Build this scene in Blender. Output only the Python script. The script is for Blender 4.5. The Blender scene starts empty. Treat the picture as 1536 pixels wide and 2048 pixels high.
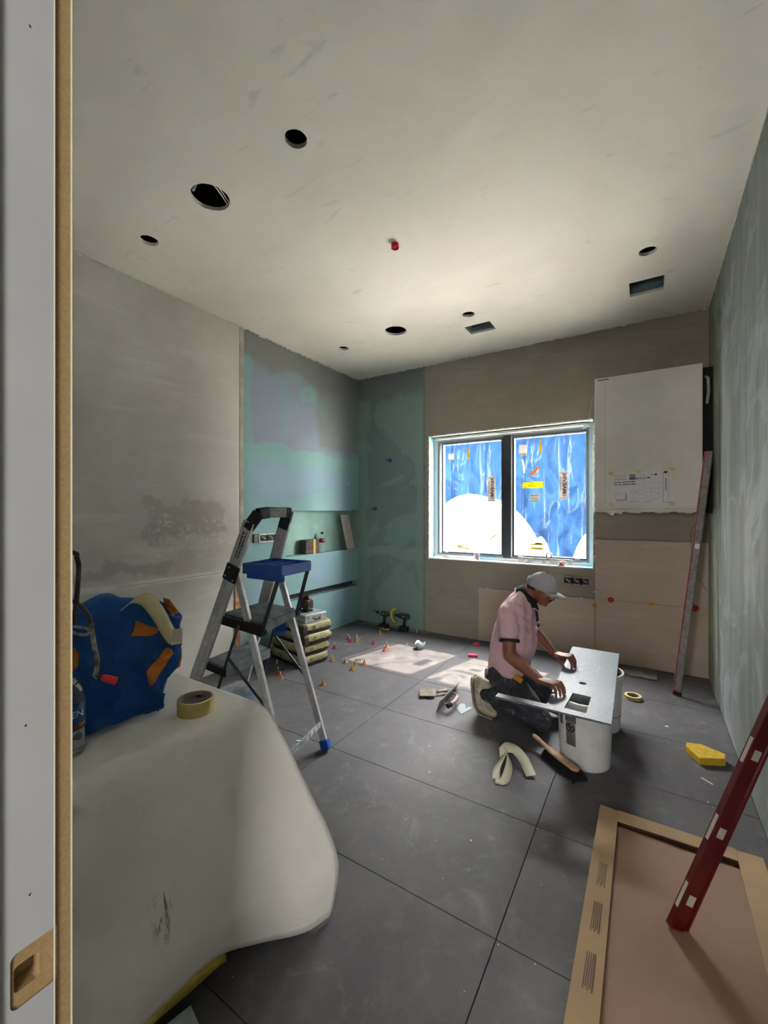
import bpy, bmesh, math, random
from mathutils import Vector, Matrix, noise
from mathutils.bvhtree import BVHTree
random.seed(7)
SC = bpy.context.scene
COL = SC.collection
V = Vector
# ------------------------------------------------------------------ camera
CAMZ = 1.43
cd = bpy.data.cameras.new('camera'); cam = bpy.data.objects.new('camera', cd); COL.objects.link(cam)
cam.location = (0, 0, CAMZ)
cam.rotation_euler = (math.radians(90), 0, math.atan2(530, 840))
cd.sensor_fit = 'VERTICAL'; cd.sensor_height = 24; cd.lens = 24 * 840 / 2048
cd.clip_start = 0.02
SC.camera = cam
# ------------------------------------------------------------------ world, sun, exposure
W = bpy.data.worlds.new('sky'); SC.world = W; W.use_nodes = True
wn = W.node_tree.nodes; wl = W.node_tree.links
bgn = wn['Background']
tc = wn.new('ShaderNodeTexCoord'); sep = wn.new('ShaderNodeSeparateXYZ'); wl.new(tc.outputs['Generated'], sep.inputs[0])
rmp = wn.new('ShaderNodeValToRGB'); wl.new(sep.outputs['Z'], rmp.inputs[0])
rmp.color_ramp.elements[0].position = 0.0; rmp.color_ramp.elements[0].color = (1.0, 0.985, 0.95, 1)
rmp.color_ramp.elements[1].position = 0.7; rmp.color_ramp.elements[1].color = (0.95, 0.97, 1.0, 1)
wl.new(rmp.outputs[0], bgn.inputs['Color']); bgn.inputs['Strength'].default_value = 8.0
sl = bpy.data.lights.new('sun', 'SUN'); sl.energy = 2.0; sl.angle = math.radians(0.8); sl.color = (1.0, 0.88, 0.72)
sun = bpy.data.objects.new('sun', sl); COL.objects.link(sun)
sun.rotation_euler = V((0.257, 1.0, 1.477)).to_track_quat('Z', 'Y').to_euler()
sun.location = (1, 8, 10)
# two fill lamps added behind the camera to brighten the room
al = bpy.data.lights.new('hallway_fill_light', 'AREA'); al.shape = 'RECTANGLE'; al.size = 0.5; al.size_y = 1.5; al.energy = 3.0; al.color = (1.0, 0.95, 0.88)
alo = bpy.data.objects.new('hallway_fill_light', al); COL.objects.link(alo)
alo.location = (-0.88, -2.9, 1.6); alo.rotation_euler = V((-0.15, -1, -0.05)).to_track_quat('Z', 'Y').to_euler()
al2 = bpy.data.lights.new('hallway_fill_light', 'AREA'); al2.shape = 'RECTANGLE'; al2.size = 0.9; al2.size_y = 1.4; al2.energy = 3.4; al2.color = (1.0, 0.97, 0.92)
alo2 = bpy.data.objects.new('hallway_fill_light', al2); COL.objects.link(alo2)
alo2.location = (1.0, -2.3, 1.6); alo2.rotation_euler = V((0.50, -1, 0.0)).to_track_quat('Z', 'Y').to_euler()
pl = bpy.data.lights.new('window_portal', 'AREA'); pl.shape = 'RECTANGLE'; pl.size = 1.76; pl.size_y = 1.44; pl.cycles.is_portal = True
plo = bpy.data.objects.new('window_portal', pl); COL.objects.link(plo); plo.location = (-1.34, 4.795, 1.607); plo.rotation_euler = (math.radians(-90), 0, 0)
SC.view_settings.view_transform = 'Standard'; SC.view_settings.look = 'None'
SC.view_settings.gamma = 1.0; SC.view_settings.use_curve_mapping = False
SC.view_settings.exposure = 4.75
SC.cycles.max_bounces = 10; SC.cycles.diffuse_bounces = 6; SC.cycles.transparent_max_bounces = 12
SC.cycles.use_denoising = True
SC.cycles.sample_clamp_indirect = 8.0; SC.cycles.caustics_reflective = False; SC.cycles.caustics_refractive = False

# ------------------------------------------------------------------ material helpers
def lin(c):
    f = lambda v: v / 12.92 if v <= 0.04045 else ((v + 0.055) / 1.055) ** 2.4
    return tuple(f(x / 255.0) for x in c[:3]) + (1.0,)

class NT:
    """small node builder"""
    def __init__(s, name):
        s.m = bpy.data.materials.new(name); s.m.use_nodes = True
        s.t = s.m.node_tree; s.n = s.t.nodes; s.l = s.t.links
        s.b = s.n['Principled BSDF']; s.out = s.n['Material Output']
    def put(s, sock, v):
        if hasattr(v, 'is_output') or isinstance(v, bpy.types.NodeSocket): s.l.new(v, sock)
        elif v is not None: sock.default_value = v
    def pos(s, obj=False):
        if obj:
            return s.n.new('ShaderNodeTexCoord').outputs['Object']
        return s.n.new('ShaderNodeNewGeometry').outputs['Position']
    def math(s, op, a, b=None, clamp=False):
        n = s.n.new('ShaderNodeMath'); n.operation = op; n.use_clamp = clamp
        s.put(n.inputs[0], a)
        if b is not None: s.put(n.inputs[1], b)
        return n.outputs[0]
    def xyz(s, p):
        n = s.n.new('ShaderNodeSeparateXYZ'); s.l.new(p, n.inputs[0]); return n.outputs
    def mapv(s, p, scale=(1, 1, 1), loc=(0, 0, 0), rot=(0, 0, 0)):
        n = s.n.new('ShaderNodeMapping'); s.l.new(p, n.inputs[0])
        n.inputs['Scale'].default_value = scale; n.inputs['Location'].default_value = loc; n.inputs['Rotation'].default_value = rot
        return n.outputs[0]
    def noise(s, p, scale, detail=4, rough=0.55, dist=0.0):
        n = s.n.new('ShaderNodeTexNoise'); s.l.new(p, n.inputs['Vector'])
        n.inputs['Scale'].default_value = scale; n.inputs['Detail'].default_value = detail
        n.inputs['Roughness'].default_value = rough; n.inputs['Distortion'].default_value = dist
        return n.outputs[0]
    def step(s, v, a, b):
        n = s.n.new('ShaderNodeMapRange'); n.interpolation_type = 'SMOOTHSTEP'
        s.put(n.inputs['Value'], v); n.inputs['From Min'].default_value = a; n.inputs['From Max'].default_value = b
        return n.outputs[0]
    def mix(s, f, a, b, mode='MIX'):
        n = s.n.new('ShaderNodeMix'); n.data_type = 'RGBA'; n.blend_type = mode
        s.put(n.inputs[0], f); s.put(n.inputs[6], a); s.put(n.inputs[7], b)
        return n.outputs[2]
    def band(s, v, lo, hi, soft=0.02):
        return s.math('MULTIPLY', s.step(v, lo - soft, lo + soft), s.step(v, hi + soft, hi - soft))
    def bump(s, h, strength=0.3, dist=0.01):
        n = s.n.new('ShaderNodeBump'); n.inputs['Strength'].default_value = strength; n.inputs['Distance'].default_value = dist
        s.l.new(h, n.inputs['Height']); s.l.new(n.outputs[0], s.b.inputs['Normal'])
    def col(s, c): s.put(s.b.inputs['Base Color'], c)
    def rough(s, r): s.put(s.b.inputs['Roughness'], r)

_mats = {}
def mat(name, rgb, rough=0.6, metal=0.0, var=0.12, vscale=12.0, bump=0.0, bscale=80.0, spec=None, coat=0.0):
    """plain procedural material: a colour with noise variation and fine relief"""
    if name in _mats: return _mats[name]
    t = NT(name); p = t.pos(True)
    c = lin(rgb)
    if var > 0:
        n = t.noise(p, vscale, 5, 0.6)
        dark = tuple(x * (1 - var * 1.6) for x in c[:3]) + (1,); lite = tuple(min(1, x * (1 + var)) for x in c[:3]) + (1,)
        t.col(t.mix(t.step(n, 0.3, 0.7), dark, lite))
    else: t.b.inputs['Base Color'].default_value = c
    t.b.inputs['Roughness'].default_value = rough; t.b.inputs['Metallic'].default_value = metal
    if bump > 0: t.bump(t.noise(p, bscale, 6, 0.6), bump, 0.004)
    if coat: t.b.inputs['Coat Weight'].default_value = coat
    _mats[name] = t.m
    return t.m

# ------------------------------------------------------------------ object helpers
def tag(o, label=None, cat=None, group=None, kind=None):
    if label: o['label'] = label
    if cat: o['category'] = cat
    if group: o['group'] = group
    if kind: o['kind'] = kind
    return o

def thing(name, loc, label=None, cat=None, group=None, kind=None):
    o = bpy.data.objects.new(name, None); o.location = loc; o.empty_display_size = 0.05
    COL.objects.link(o); tag(o, label, cat, group, kind)
    return o

def wloc(o):
    l = V((0, 0, 0))
    while o is not None:
        l = l + o.location; o = o.parent
    return l

def link_mesh(name, me, m, parent=None, origin=None, smooth=False):
    """mesh vertices are given in world space; the object's own origin is put at ORIGIN (or its parent's)"""
    if parent is not None: base = wloc(parent)
    else: base = V((0, 0, 0))
    org = V(origin) if origin is not None else (base if parent is not None else None)
    if org is None:
        xs = [v.co for v in me.vertices]
        lo = V((min(v.x for v in xs), min(v.y for v in xs), min(v.z for v in xs))); hi = V((max(v.x for v in xs), max(v.y for v in xs), max(v.z for v in xs)))
        org = V(((lo.x + hi.x) / 2, (lo.y + hi.y) / 2, lo.z))
    me.transform(Matrix.Translation(-org))
    o = bpy.data.objects.new(name, me); COL.objects.link(o)
    if parent is not None: o.parent = parent
    o.location = org - base
    if m is not None: me.materials.append(m)
    if smooth:
        for p in me.polygons: p.use_smooth = True
    return o

def frame(d, up=V((0, 0, 1))):
    d = V(d).normalized(); up = V(up)
    if abs(d.dot(up)) > 0.995: up = V((1, 0, 0)) if abs(d.x) < 0.9 else V((0, 1, 0))
    s = d.cross(up).normalized(); u = s.cross(d).normalized()
    return d, s, u

class MB:
    def __init__(s): s.bm = bmesh.new()
    def hexa(s, c8):
        vs = [s.bm.verts.new(c) for c in c8]
        for f in ((0, 3, 2, 1), (4, 5, 6, 7), (0, 1, 5, 4), (1, 2, 6, 5), (2, 3, 7, 6), (3, 0, 4, 7)):
            s.bm.faces.new([vs[i] for i in f])
        return s
    def box(s, x0, x1, y0, y1, z0, z1):
        return s.hexa([(x0, y0, z0), (x1, y0, z0), (x1, y1, z0), (x0, y1, z0), (x0, y0, z1), (x1, y0, z1), (x1, y1, z1), (x0, y1, z1)])
    def obox(s, c, sx, sy, sz, rz=0.0, R=None):
        M = R if R is not None else Matrix.Rotation(rz, 3, 'Z')
        c = V(c); pts = []
        for z in (-sz / 2, sz / 2):
            for x, y in ((-sx / 2, -sy / 2), (sx / 2, -sy / 2), (sx / 2, sy / 2), (-sx / 2, sy / 2)):
                pts.append(c + M @ V((x, y, z)))
        return s.hexa(pts)
    def bar(s, p0, p1, w, h, up=(0, 0, 1)):
        p0 = V(p0); p1 = V(p1); d, sd, u = frame(p1 - p0, V(up))
        pts = [p0 - sd * w / 2 - u * h / 2, p0 + sd * w / 2 - u * h / 2, p0 + sd * w / 2 + u * h / 2, p0 - sd * w / 2 + u * h / 2]
        pts += [q + (p1 - p0) for q in pts]
        return s.hexa(pts)
    def ring_loft(s, rings, cap=True):
        rs = [[s.bm.verts.new(p) for p in r] for r in rings]
        n = len(rs[0])
        for a, b in zip(rs[:-1], rs[1:]):
            for i in range(n): s.bm.faces.new((a[i], a[(i + 1) % n], b[(i + 1) % n], b[i]))
        if cap:
            s.bm.faces.new(list(reversed(rs[0]))); s.bm.faces.new(rs[-1])
        return s
    def tube(s, pts, r, seg=10, cap=True):
        pts = [V(p) for p in pts]; rings = []; up = V((0, 0, 1))
        rr = r if isinstance(r, (list, tuple)) else [r] * len(pts)
        for i, p in enumerate(pts):
            d = (pts[min(i + 1, len(pts) - 1)] - pts[max(i - 1, 0)])
            d, sd, u = frame(d, up); up = u
            rings.append([p + (sd * math.cos(2 * math.pi * k / seg) + u * math.sin(2 * math.pi * k / seg)) * rr[i] for k in range(seg)])
        return s.ring_loft(rings, cap)
    def cyl(s, p0, p1, r0, r1=None, seg=20):
        return s.tube([p0, p1], [r0, r0 if r1 is None else r1], seg)
    def lathe(s, c, prof, axis=(0, 0, 1), seg=32, closed=False, up=(1, 0, 0)):
        """prof: list of (radius, height) ; closed=True joins last ring to first"""
        c = V(c); d, sd, u = frame(axis, V(up)); rs = []
        for r, h in prof:
            rs.append([s.bm.verts.new(c + d * h + (sd * math.cos(2 * math.pi * k / seg) + u * math.sin(2 * math.pi * k / seg)) * max(r, 1e-5)) for k in range(seg)])
        pr = list(zip(rs[:-1], rs[1:])) + ([(rs[-1], rs[0])] if closed else [])
        for a, b in pr:
            for i in range(seg): s.bm.faces.new((a[i], a[(i + 1) % seg], b[(i + 1) % seg], b[i]))
        if not closed:
            s.bm.faces.new(list(reversed(rs[0]))); s.bm.faces.new(rs[-1])
        return s
    def ell(s, c, r, R=None, seg=20, rings=12):
        M = Matrix.Translation(V(c)) @ ((R.to_4x4()) if R is not None else Matrix.Identity(4)) @ Matrix.Diagonal((r[0], r[1], r[2], 1))
        bmesh.ops.create_uvsphere(s.bm, u_segments=seg, v_segments=rings, radius=1.0, matrix=M)
        return s
    def prism(s, poly, d):
        d = V(d); a = [s.bm.verts.new(V(p)) for p in poly]; b = [s.bm.verts.new(V(p) + d) for p in poly]; n = len(poly)
        s.bm.faces.new(list(reversed(a))); s.bm.faces.new(b)
        for i in range(n): s.bm.faces.new((a[i], a[(i + 1) % n], b[(i + 1) % n], b[i]))
        return s
    def grid(s, rows):
        vs = [[s.bm.verts.new(V(p)) for p in r] for r in rows]
        for a, b in zip(vs[:-1], vs[1:]):
            for i in range(len(a) - 1): s.bm.faces.new((a[i], a[i + 1], b[i + 1], b[i]))
        return s
    def mesh(s, name, bevel=0.0, bseg=2):
        bmesh.ops.recalc_face_normals(s.bm, faces=s.bm.faces)
        if bevel > 0:
            es = [e for e in s.bm.edges if e.is_manifold and e.calc_face_angle(0) > 0.5]
            bmesh.ops.bevel(s.bm, geom=es, offset=bevel, segments=bseg, profile=0.7, affect='EDGES', clamp_overlap=True)
        me = bpy.data.meshes.new(name); s.bm.to_mesh(me); s.bm.free(); return me
    def build(s, name, m, parent=None, origin=None, smooth=False, bevel=0.0, bseg=2, thick=0.0):
        me = s.mesh(name, bevel, bseg)
        o = link_mesh(name, me, m, parent, origin, smooth)
        if thick:
            md = o.modifiers.new('solid', 'SOLIDIFY'); md.thickness = thick; md.offset = 0
            bake(o)
        if smooth and bevel > 0: pass
        return o

def bake(o):
    dg = bpy.context.evaluated_depsgraph_get(); dg.update()
    me = bpy.data.meshes.new_from_object(o.evaluated_get(dg), depsgraph=dg)
    old = o.data; o.modifiers.clear(); o.data = me; me.name = old.name
    bpy.data.meshes.remove(old)
    return o

def blob(name, mb, m, parent=None, voxel=0.006, smooth=6, origin=None, disp=None, factor=0.5):
    """union of overlapping solids re-meshed into one continuous smooth skin"""
    o = mb.build(name, m, parent, origin)
    r = o.modifiers.new('r', 'REMESH'); r.mode = 'VOXEL'; r.voxel_size = voxel; r.use_smooth_shade = True
    if smooth:
        q = o.modifiers.new('s', 'SMOOTH'); q.iterations = smooth; q.factor = factor
    bake(o)
    if disp:
        ns = [v.normal.copy() for v in o.data.vertices]
        for v, n_ in zip(o.data.vertices, ns): v.co += n_ * disp(v.co)
        o.data.update()
    for p in o.data.polygons: p.use_smooth = True
    if not o.data.materials: o.data.materials.append(m)
    return o

def text_mesh(name, body, size, origin, right, up, m, parent=None, depth=0.0006, mirror=False, align='CENTER', bold=0.0):
    cu = bpy.data.curves.new(name, 'FONT'); cu.body = body; cu.size = size; cu.extrude = depth; cu.align_x = align; cu.align_y = 'CENTER'
    cu.resolution_u = 2; cu.offset = bold
    tmp = bpy.data.objects.new(name, cu); COL.objects.link(tmp)
    dg = bpy.context.evaluated_depsgraph_get(); dg.update()
    me = bpy.data.meshes.new_from_object(tmp.evaluated_get(dg), depsgraph=dg)
    bpy.data.objects.remove(tmp); bpy.data.curves.remove(cu)
    r = V(right).normalized(); u = V(up).normalized(); n = r.cross(u)
    if mirror: r = -r
    M = Matrix((r, u, n)).transposed().to_4x4(); M.translation = V(origin)
    me.transform(M); me.materials.clear()
    if mirror: me.flip_normals()
    return link_mesh(name, me, m, parent)

def copy_tree(o, parent=None):
    c = o.copy(); COL.objects.link(c)
    if parent is not None: c.parent = parent
    for ch in list(o.children): copy_tree(ch, c)
    return c

# ------------------------------------------------------------------ room dimensions
XL, XR, YB, YF, H = -3.26, 0.437, 4.53, 0.19, 3.18  # these and most coordinates below were computed from image pixel positions

# ------------------------------------------------------------------ surface materials
def m_floor_tile():
    t = NT('concrete_porcelain'); p = t.pos()
    oi = t.n.new('ShaderNodeObjectInfo').outputs['Random']
    n1 = t.noise(p, 1.6, 6, 0.62, 0.4); n2 = t.noise(p, 9, 6, 0.7, 0.3); n3 = t.noise(t.mapv(p, (1, 1, 1)), 0.7, 3)
    c = t.mix(t.step(n1, 0.3, 0.72), lin((77, 75, 79)), lin((95, 93, 96)))
    c = t.mix(t.math('MULTIPLY', t.step(n2, 0.48, 0.8), 0.5), c, lin((124, 121, 118)))
    # wiped-on cement dust: swirls, footprints of grout haze
    d = t.noise(t.mapv(p, (1, 1, 1), (3.1, 0, 0)), 3.0, 8, 0.72, 2.2)
    c = t.mix(t.math('MULTIPLY', t.step(d, 0.55, 0.78), 0.45), c, lin((144, 141, 137)))
    br = t.math('ADD', t.math('MULTIPLY', oi, 0.10), 0.95)
    c = t.mix(1.0, c, t.n.new('ShaderNodeCombineColor').outputs[0] if False else c)
    hs = t.n.new('ShaderNodeHueSaturation'); t.l.new(c, hs.inputs['Color']); t.l.new(br, hs.inputs['Value'])
    t.col(hs.outputs[0]); t.rough(t.math('ADD', t.math('MULTIPLY', n2, 0.35), 0.48)); t.b.inputs['Specular IOR Level'].default_value = 0.3
    t.bump(n2, 0.06, 0.003)
    return t.m

def m_cement(name, a, b, scuff=None):
    t = NT(name); p = t.pos()
    n1 = t.noise(p, 1.3, 6, 0.6, 0.5); n2 = t.noise(p, 14, 5, 0.65); n3 = t.noise(t.mapv(p, (1, 0.5, 4)), 1.6, 6, 0.65, 1.2)
    c = t.mix(t.step(n1, 0.28, 0.72), lin(a), lin(b))
    c = t.mix(t.math('MULTIPLY', t.step(n3, 0.5, 0.75), 0.35), c, lin(tuple(min(255, v + 26) for v in b)))
    c = t.mix(t.math('MULTIPLY', t.step(n2, 0.6, 0.8), 0.2), c, lin(tuple(v * 0.72 for v in a)))
    t.rough(0.85)
    return t, p, c, n2

def m_left_board():
    t, p, c, n2 = m_cement('skimmed_cement_board', (180, 177, 169), (198, 195, 187))
    x, y, z = t.xyz(p)
    # warped coordinates for hand-trowelled outlines
    w = t.noise(p, 3.6, 4, 0.55, 0.3); wz = t.math('ADD', z, t.math('MULTIPLY', t.math('SUBTRACT', w, 0.5), 0.45))
    w2 = t.noise(t.mapv(p, (1, 1, 1), (0, 7, 3)), 3.0, 4, 0.55, 0.3); wy = t.math('ADD', y, t.math('MULTIPLY', t.math('SUBTRACT', w2, 0.5), 0.6))
    # darker bare patch and pale crusty plaster around it
    dark = t.math('MULTIPLY', t.band(wz, 1.22, 1.52, 0.02), t.band(wy, 1.72, 2.52, 0.03))
    dark2 = t.math('MULTIPLY', t.band(wz, 0.92, 1.02, 0.02), t.band(wy, 1.1, 1.95, 0.05))
    c = t.mix(t.math('MULTIPLY', t.math('MAXIMUM', dark, dark2), 0.6), c, lin((152, 147, 141)))
    rid = t.noise(t.mapv(p, (1, 1, 1.4)), 16, 8, 0.8, 0.6)
    reg = t.math('MULTIPLY', t.band(wz, 1.05, 1.42, 0.08), t.band(wy, 1.75, 2.6, 0.06))
    crust = t.math('MULTIPLY', t.step(rid, 0.50, 0.62), t.math('MULTIPLY', reg, 0.85))
    c = t.mix(crust, c, lin((218, 216, 208)))
    # pale smear along the board joint
    sm = t.band(t.math('ADD', z, t.math('MULTIPLY', t.math('SUBTRACT', w, 0.5), 0.05)), 0.865, 0.905, 0.012)
    c = t.mix(t.math('MULTIPLY', sm, t.step(w2, 0.35, 0.6)), c, lin((216, 216, 210)))
    t.col(c); t.bump(t.math('ADD', t.math('MULTIPLY', crust, 1.0), t.math('MULTIPLY', n2, 0.25)), 0.5, 0.006)
    return t.m

def m_green(name, axis, upper, lower, mint, bands_z, shade, streak):
    """moisture-resistant board seen through trowelled joint compound"""
    t = NT(name); p = t.pos(); x, y, z = t.xyz(p); h = y if axis == 'y' else x
    w = t.noise(p, 3.2, 7, 0.60); w2 = t.noise(t.mapv(p, (1, 1, 1), (5, 2, 9)), 2.4, 6, 0.6); w3 = t.noise(t.mapv(p, (1, 1, 1), (9, 4, 1)), 1.3, 5, 0.55, 0.5)
    ww = t.math('MULTIPLY', t.math('SUBTRACT', w, 0.5), 0.30); wz = t.math('ADD', z, ww)
    wh = t.math('ADD', h, t.math('MULTIPLY', t.math('SUBTRACT', w2, 0.5), 0.25))
    c = t.mix(t.step(z, bands_z[0][0] - .05, bands_z[0][1] + 0.05), lin(lower), lin(upper))
    c = t.mix(t.math('MULTIPLY', t.step(w3, 0.35, 0.65), 0.5), c, lin(tuple(v * 0.90 for v in lower)))
    c = t.mix(t.math('MULTIPLY', t.step(w3, 0.52, 0.57), 0.75), c, lin(mint))                       # broad trowelled fields
    vert = t.noise(t.mapv(p, (3.0, 3.0, 0.5)), 2.2, 5, 0.55, 0.4)
    c = t.mix(t.math('MULTIPLY', t.step(vert, 0.50, 0.72), streak), c, lin(mint))
    for lo, hi in bands_z: c = t.mix(t.math('MULTIPLY', t.band(wz, lo, hi, 0.010), 0.95), c, lin(mint))
    for lo, hi in ((-3.4, -3.10), (-2.40, -2.2)) if axis == 'x' else ((2.5, 2.76), (4.34, 4.6)):
        c = t.mix(t.math('MULTIPLY', t.band(wh, lo, hi, 0.015), 0.7), c, lin(mint))
    top = t.step(t.math('ADD', wz, t.math('MULTIPLY', t.math('SUBTRACT', w2, 0.5), 0.5)), 2.78, 2.93)
    c = t.mix(t.math('MULTIPLY', top, 0.85), c, lin(shade))
    if axis == 'y':                                                                                # grey residue field high up beside the corner
        res = t.math('MULTIPLY', t.step(wh, 3.65, 3.78), t.band(wz, 2.20, 3.2, 0.03)); c = t.mix(t.math('MULTIPLY', res, 0.7), c, lin(shade))
    sp = t.noise(p, 55, 5, 0.7)
    c = t.mix(t.math('MULTIPLY', t.step(sp, 0.60, 0.8), 0.25), c, lin((190, 200, 200)))
    c = t.mix(t.math('MULTIPLY', t.step(w, 0.70, 0.73), 0.6), c, lin((196, 206, 200)))
    t.col(c); t.rough(0.8); t.bump(t.math('ADD', w, t.math('MULTIPLY', sp, 0.2)), 0.12, 0.006)
    return t.m

def m_right():
    t = NT('trowelled_grey_compound'); p = t.pos()
    v = t.noise(t.mapv(p, (1, 4.0, 0.45)), 2.6, 7, 0.62, 0.6); n = t.noise(p, 1.7, 6, 0.65, 1.4); s = t.noise(p, 40, 5, 0.7)
    c = t.mix(t.step(v, 0.32, 0.7), lin((98, 104, 102)), lin((120, 125, 124)))
    c = t.mix(t.math('MULTIPLY', t.step(n, 0.52, 0.62), 0.5), c, lin((144, 150, 158)))
    c = t.mix(t.math('MULTIPLY', t.step(v, 0.66, 0.78), 0.6), c, lin((186, 192, 196)))
    c = t.mix(t.math('MULTIPLY', t.step(s, 0.66, 0.8), 0.3), c, lin((96, 100, 98)))
    t.col(c); t.rough(0.75); t.bump(v, 0.15, 0.006)
    return t.m

def m_ceiling():
    t = NT('ceiling_plaster'); p = t.pos()
    n = t.noise(p, 1.1, 5, 0.6, 0.5); sm = t.noise(t.mapv(p, (1.6, 4.6, 1), (0, 0, 0), (0, 0, 0.55)), 2.6, 4, 0.55, 0.5); f = t.noise(p, 45, 4, 0.6)
    c = t.mix(t.step(n, 0.3, 0.7), lin((218, 213, 203)), lin((228, 224, 215)))
    c = t.mix(t.math('MULTIPLY', t.step(sm, 0.63, 0.74), 0.5), c, lin((184, 186, 192)))
    t.col(c); t.rough(0.9); t.bump(f, 0.05, 0.002)
    return t.m

M_TILE = m_floor_tile()
M_LEFT = m_left_board()
M_GREENL = m_green('green_board_compound_left', 'y', (132, 140, 156), (126, 154, 168), (120, 160, 157), [(1.93, 2.12)], (122, 122, 118), 0.35)
M_GREENB = m_green('green_board_compound_back', 'x', (116, 130, 130), (114, 132, 132), (126, 150, 145), [(0.86, 0.98)], (112, 116, 114), 0.12)
M_RIGHT = m_right()
M_CEIL = m_ceiling()
tt, pp, cc, nn = m_cement('grey_board', (138, 130, 117), (150, 142, 129)); tt.col(cc); M_GREYB = tt.m
tt, pp, cc, nn = m_cement('warm_porcelain', (170, 154, 138), (180, 164, 148)); tt.col(cc); tt.rough(0.45); M_WTILE = tt.m
M_MORTAR = mat('dark_mortar', (52, 50, 48), 0.95)
M_DARK = mat('dark_void', (22, 21, 20), 0.95)
M_STRIP = mat('corner_compound', (128, 132, 118), 0.85, vscale=5)

# ------------------------------------------------------------------ FLOOR
floor = tag(MB().box(XL - 0.3, XR + 0.3, -0.6, YB + 0.3, -0.15, -0.0125).build('floor', M_MORTAR, origin=(0, 0, 0)), 'large grey concrete-look porcelain tile floor, dusty, half finished', None, kind='structure')
gx = [XL, -2.833, -1.633, -0.433, XR]; gy = [-0.412, 0.188, 0.788, 1.388, 1.988, 2.588, 3.188, 3.788, 4.388, YB]
shared = {}
for i in range(4):
    for j in range(9):
        x0, x1, y0, y1 = gx[i], gx[i + 1], gy[j], gy[j + 1]
        g = 0.0016
        key = (round(x1 - x0, 3), round(y1 - y0, 3))
        if key not in shared:
            w_, d_ = x1 - x0 - 2 * g, y1 - y0 - 2 * g
            mb = MB().box(-w_ / 2, w_ / 2, -d_ / 2, d_ / 2, -0.0125, 0.0)
            shared[key] = mb.mesh('floor_tile', bevel=0.0008, bseg=1); shared[key].materials.append(M_TILE)
        o = bpy.data.objects.new('floor_tile', shared[key]); COL.objects.link(o); o.parent = floor
        o.location = ((x0 + x1) / 2, (y0 + y1) / 2, 0)

# ------------------------------------------------------------------ LEFT WALL
wl_ = MB().box(XL - 0.32, XL - 0.14, -0.1, YB + 0.3, -0.15, 3.6).build('wall_left', M_DARK, origin=(XL, 0, 0))
tag(wl_, 'left wall of skimmed cement board and blue-green board with a long recessed niche', kind='structure')
def wl_box(name, m, boxes, bevel=0.0):
    mb = MB()
    for b in boxes: mb.box(*b)
    return mb.build(name, m, wl_, bevel=bevel)
wl_box('cement_board', M_LEFT, [(XL - 0.14, XL, -0.1, 2.615, 0.884, H)], 0.0015)
wl_box('cement_board', M_LEFT, [(XL - 0.14, XL, -0.1, 2.615, 0.0, 0.880)], 0.0015)
wl_box('joint_strip', mat('joint_tape_grey', (166, 161, 148), 0.9, vscale=6), [(XL - 0.14, XL + 0.0015, 2.619, 2.668, 0.0, H)], 0.001)
wl_box('green_board', M_GREENL, [(XL - 0.14, XL, 2.670, 3.224, 0, H), (XL - 0.14, XL, 3.224, YB, 1.447, H), (XL - 0.14, XL, 3.224, YB, 0.54, 0.95), (XL - 0.14, XL, 3.224, YB, 0.0, 0.465)])
wl_box('niche_back', mat('niche_compound', (132, 166, 158), 0.85, vscale=3), [(XL - 0.14, XL - 0.125, 3.224, YB, 0.95, 1.447)])
wl_box('slot_back', mat('slot_dark', (66, 64, 60), 0.95), [(XL - 0.14, XL - 0.10, 3.224, YB, 0.465, 0.54)])
wl_box('timber_batten', mat('orange_smeared_timber', (176, 132, 96), 0.8, var=0.3, vscale=30), [(XL, XL + 0.012, 2.56, 2.605, 0.0, 1.02)], 0.002)

# ------------------------------------------------------------------ BACK WALL with window opening
WX0, WX1, WZ0, WZ1 = -2.223, -0.460, 0.885, 2.330
bw = MB()
bw.box(XL - 0.3, WX0, YB + 0.012, YB + 0.27, -0.15, 3.6).box(WX1, XR + 0.3, YB + 0.012, YB + 0.27, -0.15, 3.6)
bw.box(WX0, WX1, YB + 0.012, YB + 0.27, -0.15, WZ0 - 0.012).box(WX0, WX1, YB + 0.012, YB + 0.27, WZ1, 3.6)
wb = bw.build('wall_back', mat('render_grey', (150, 146, 138), 0.9), origin=(0, YB, 0))
tag(wb, 'back wall with window, green board at left, grey board and beige porcelain tiles at right', kind='structure')
def wb_box(name, m, boxes, bevel=0.0):
    mb = MB()
    for b in boxes: mb.box(*b)
    return mb.build(name, m, wb, bevel=bevel)
wb_box('green_board', M_GREENB, [(XL - 0.14, -2.279, YB, YB + 0.012, 0, H)])
wb_box('joint_strip', mat('joint_tape_green', (118, 132, 118), 0.9, vscale=7), [(-2.300, -2.272, YB - 0.0015, YB, 0, H)])
wb_box('cement_board', M_GREYB, [(-2.271, WX0, YB, YB + 0.012, WZ0, WZ1), (-2.271, WX1, YB, YB + 0.012, 0, WZ0 - 0.012), (-2.271, WX1, YB, YB + 0.012, WZ1, H), (WX1, XR, YB, YB + 0.012, 0, H)])
for b in ((-1.605, -0.4445, 0.004, 0.587), (-0.4405, 0.430, 0.597, 1.165), (-0.4405, 0.430, 0.004, 0.5945)):
    o = MB().box(b[0], b[1], YB - 0.011, YB - 0.0005, b[2], b[3]).build('wall_tile', M_WTILE, wb, bevel=0.0008, bseg=1)
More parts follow.
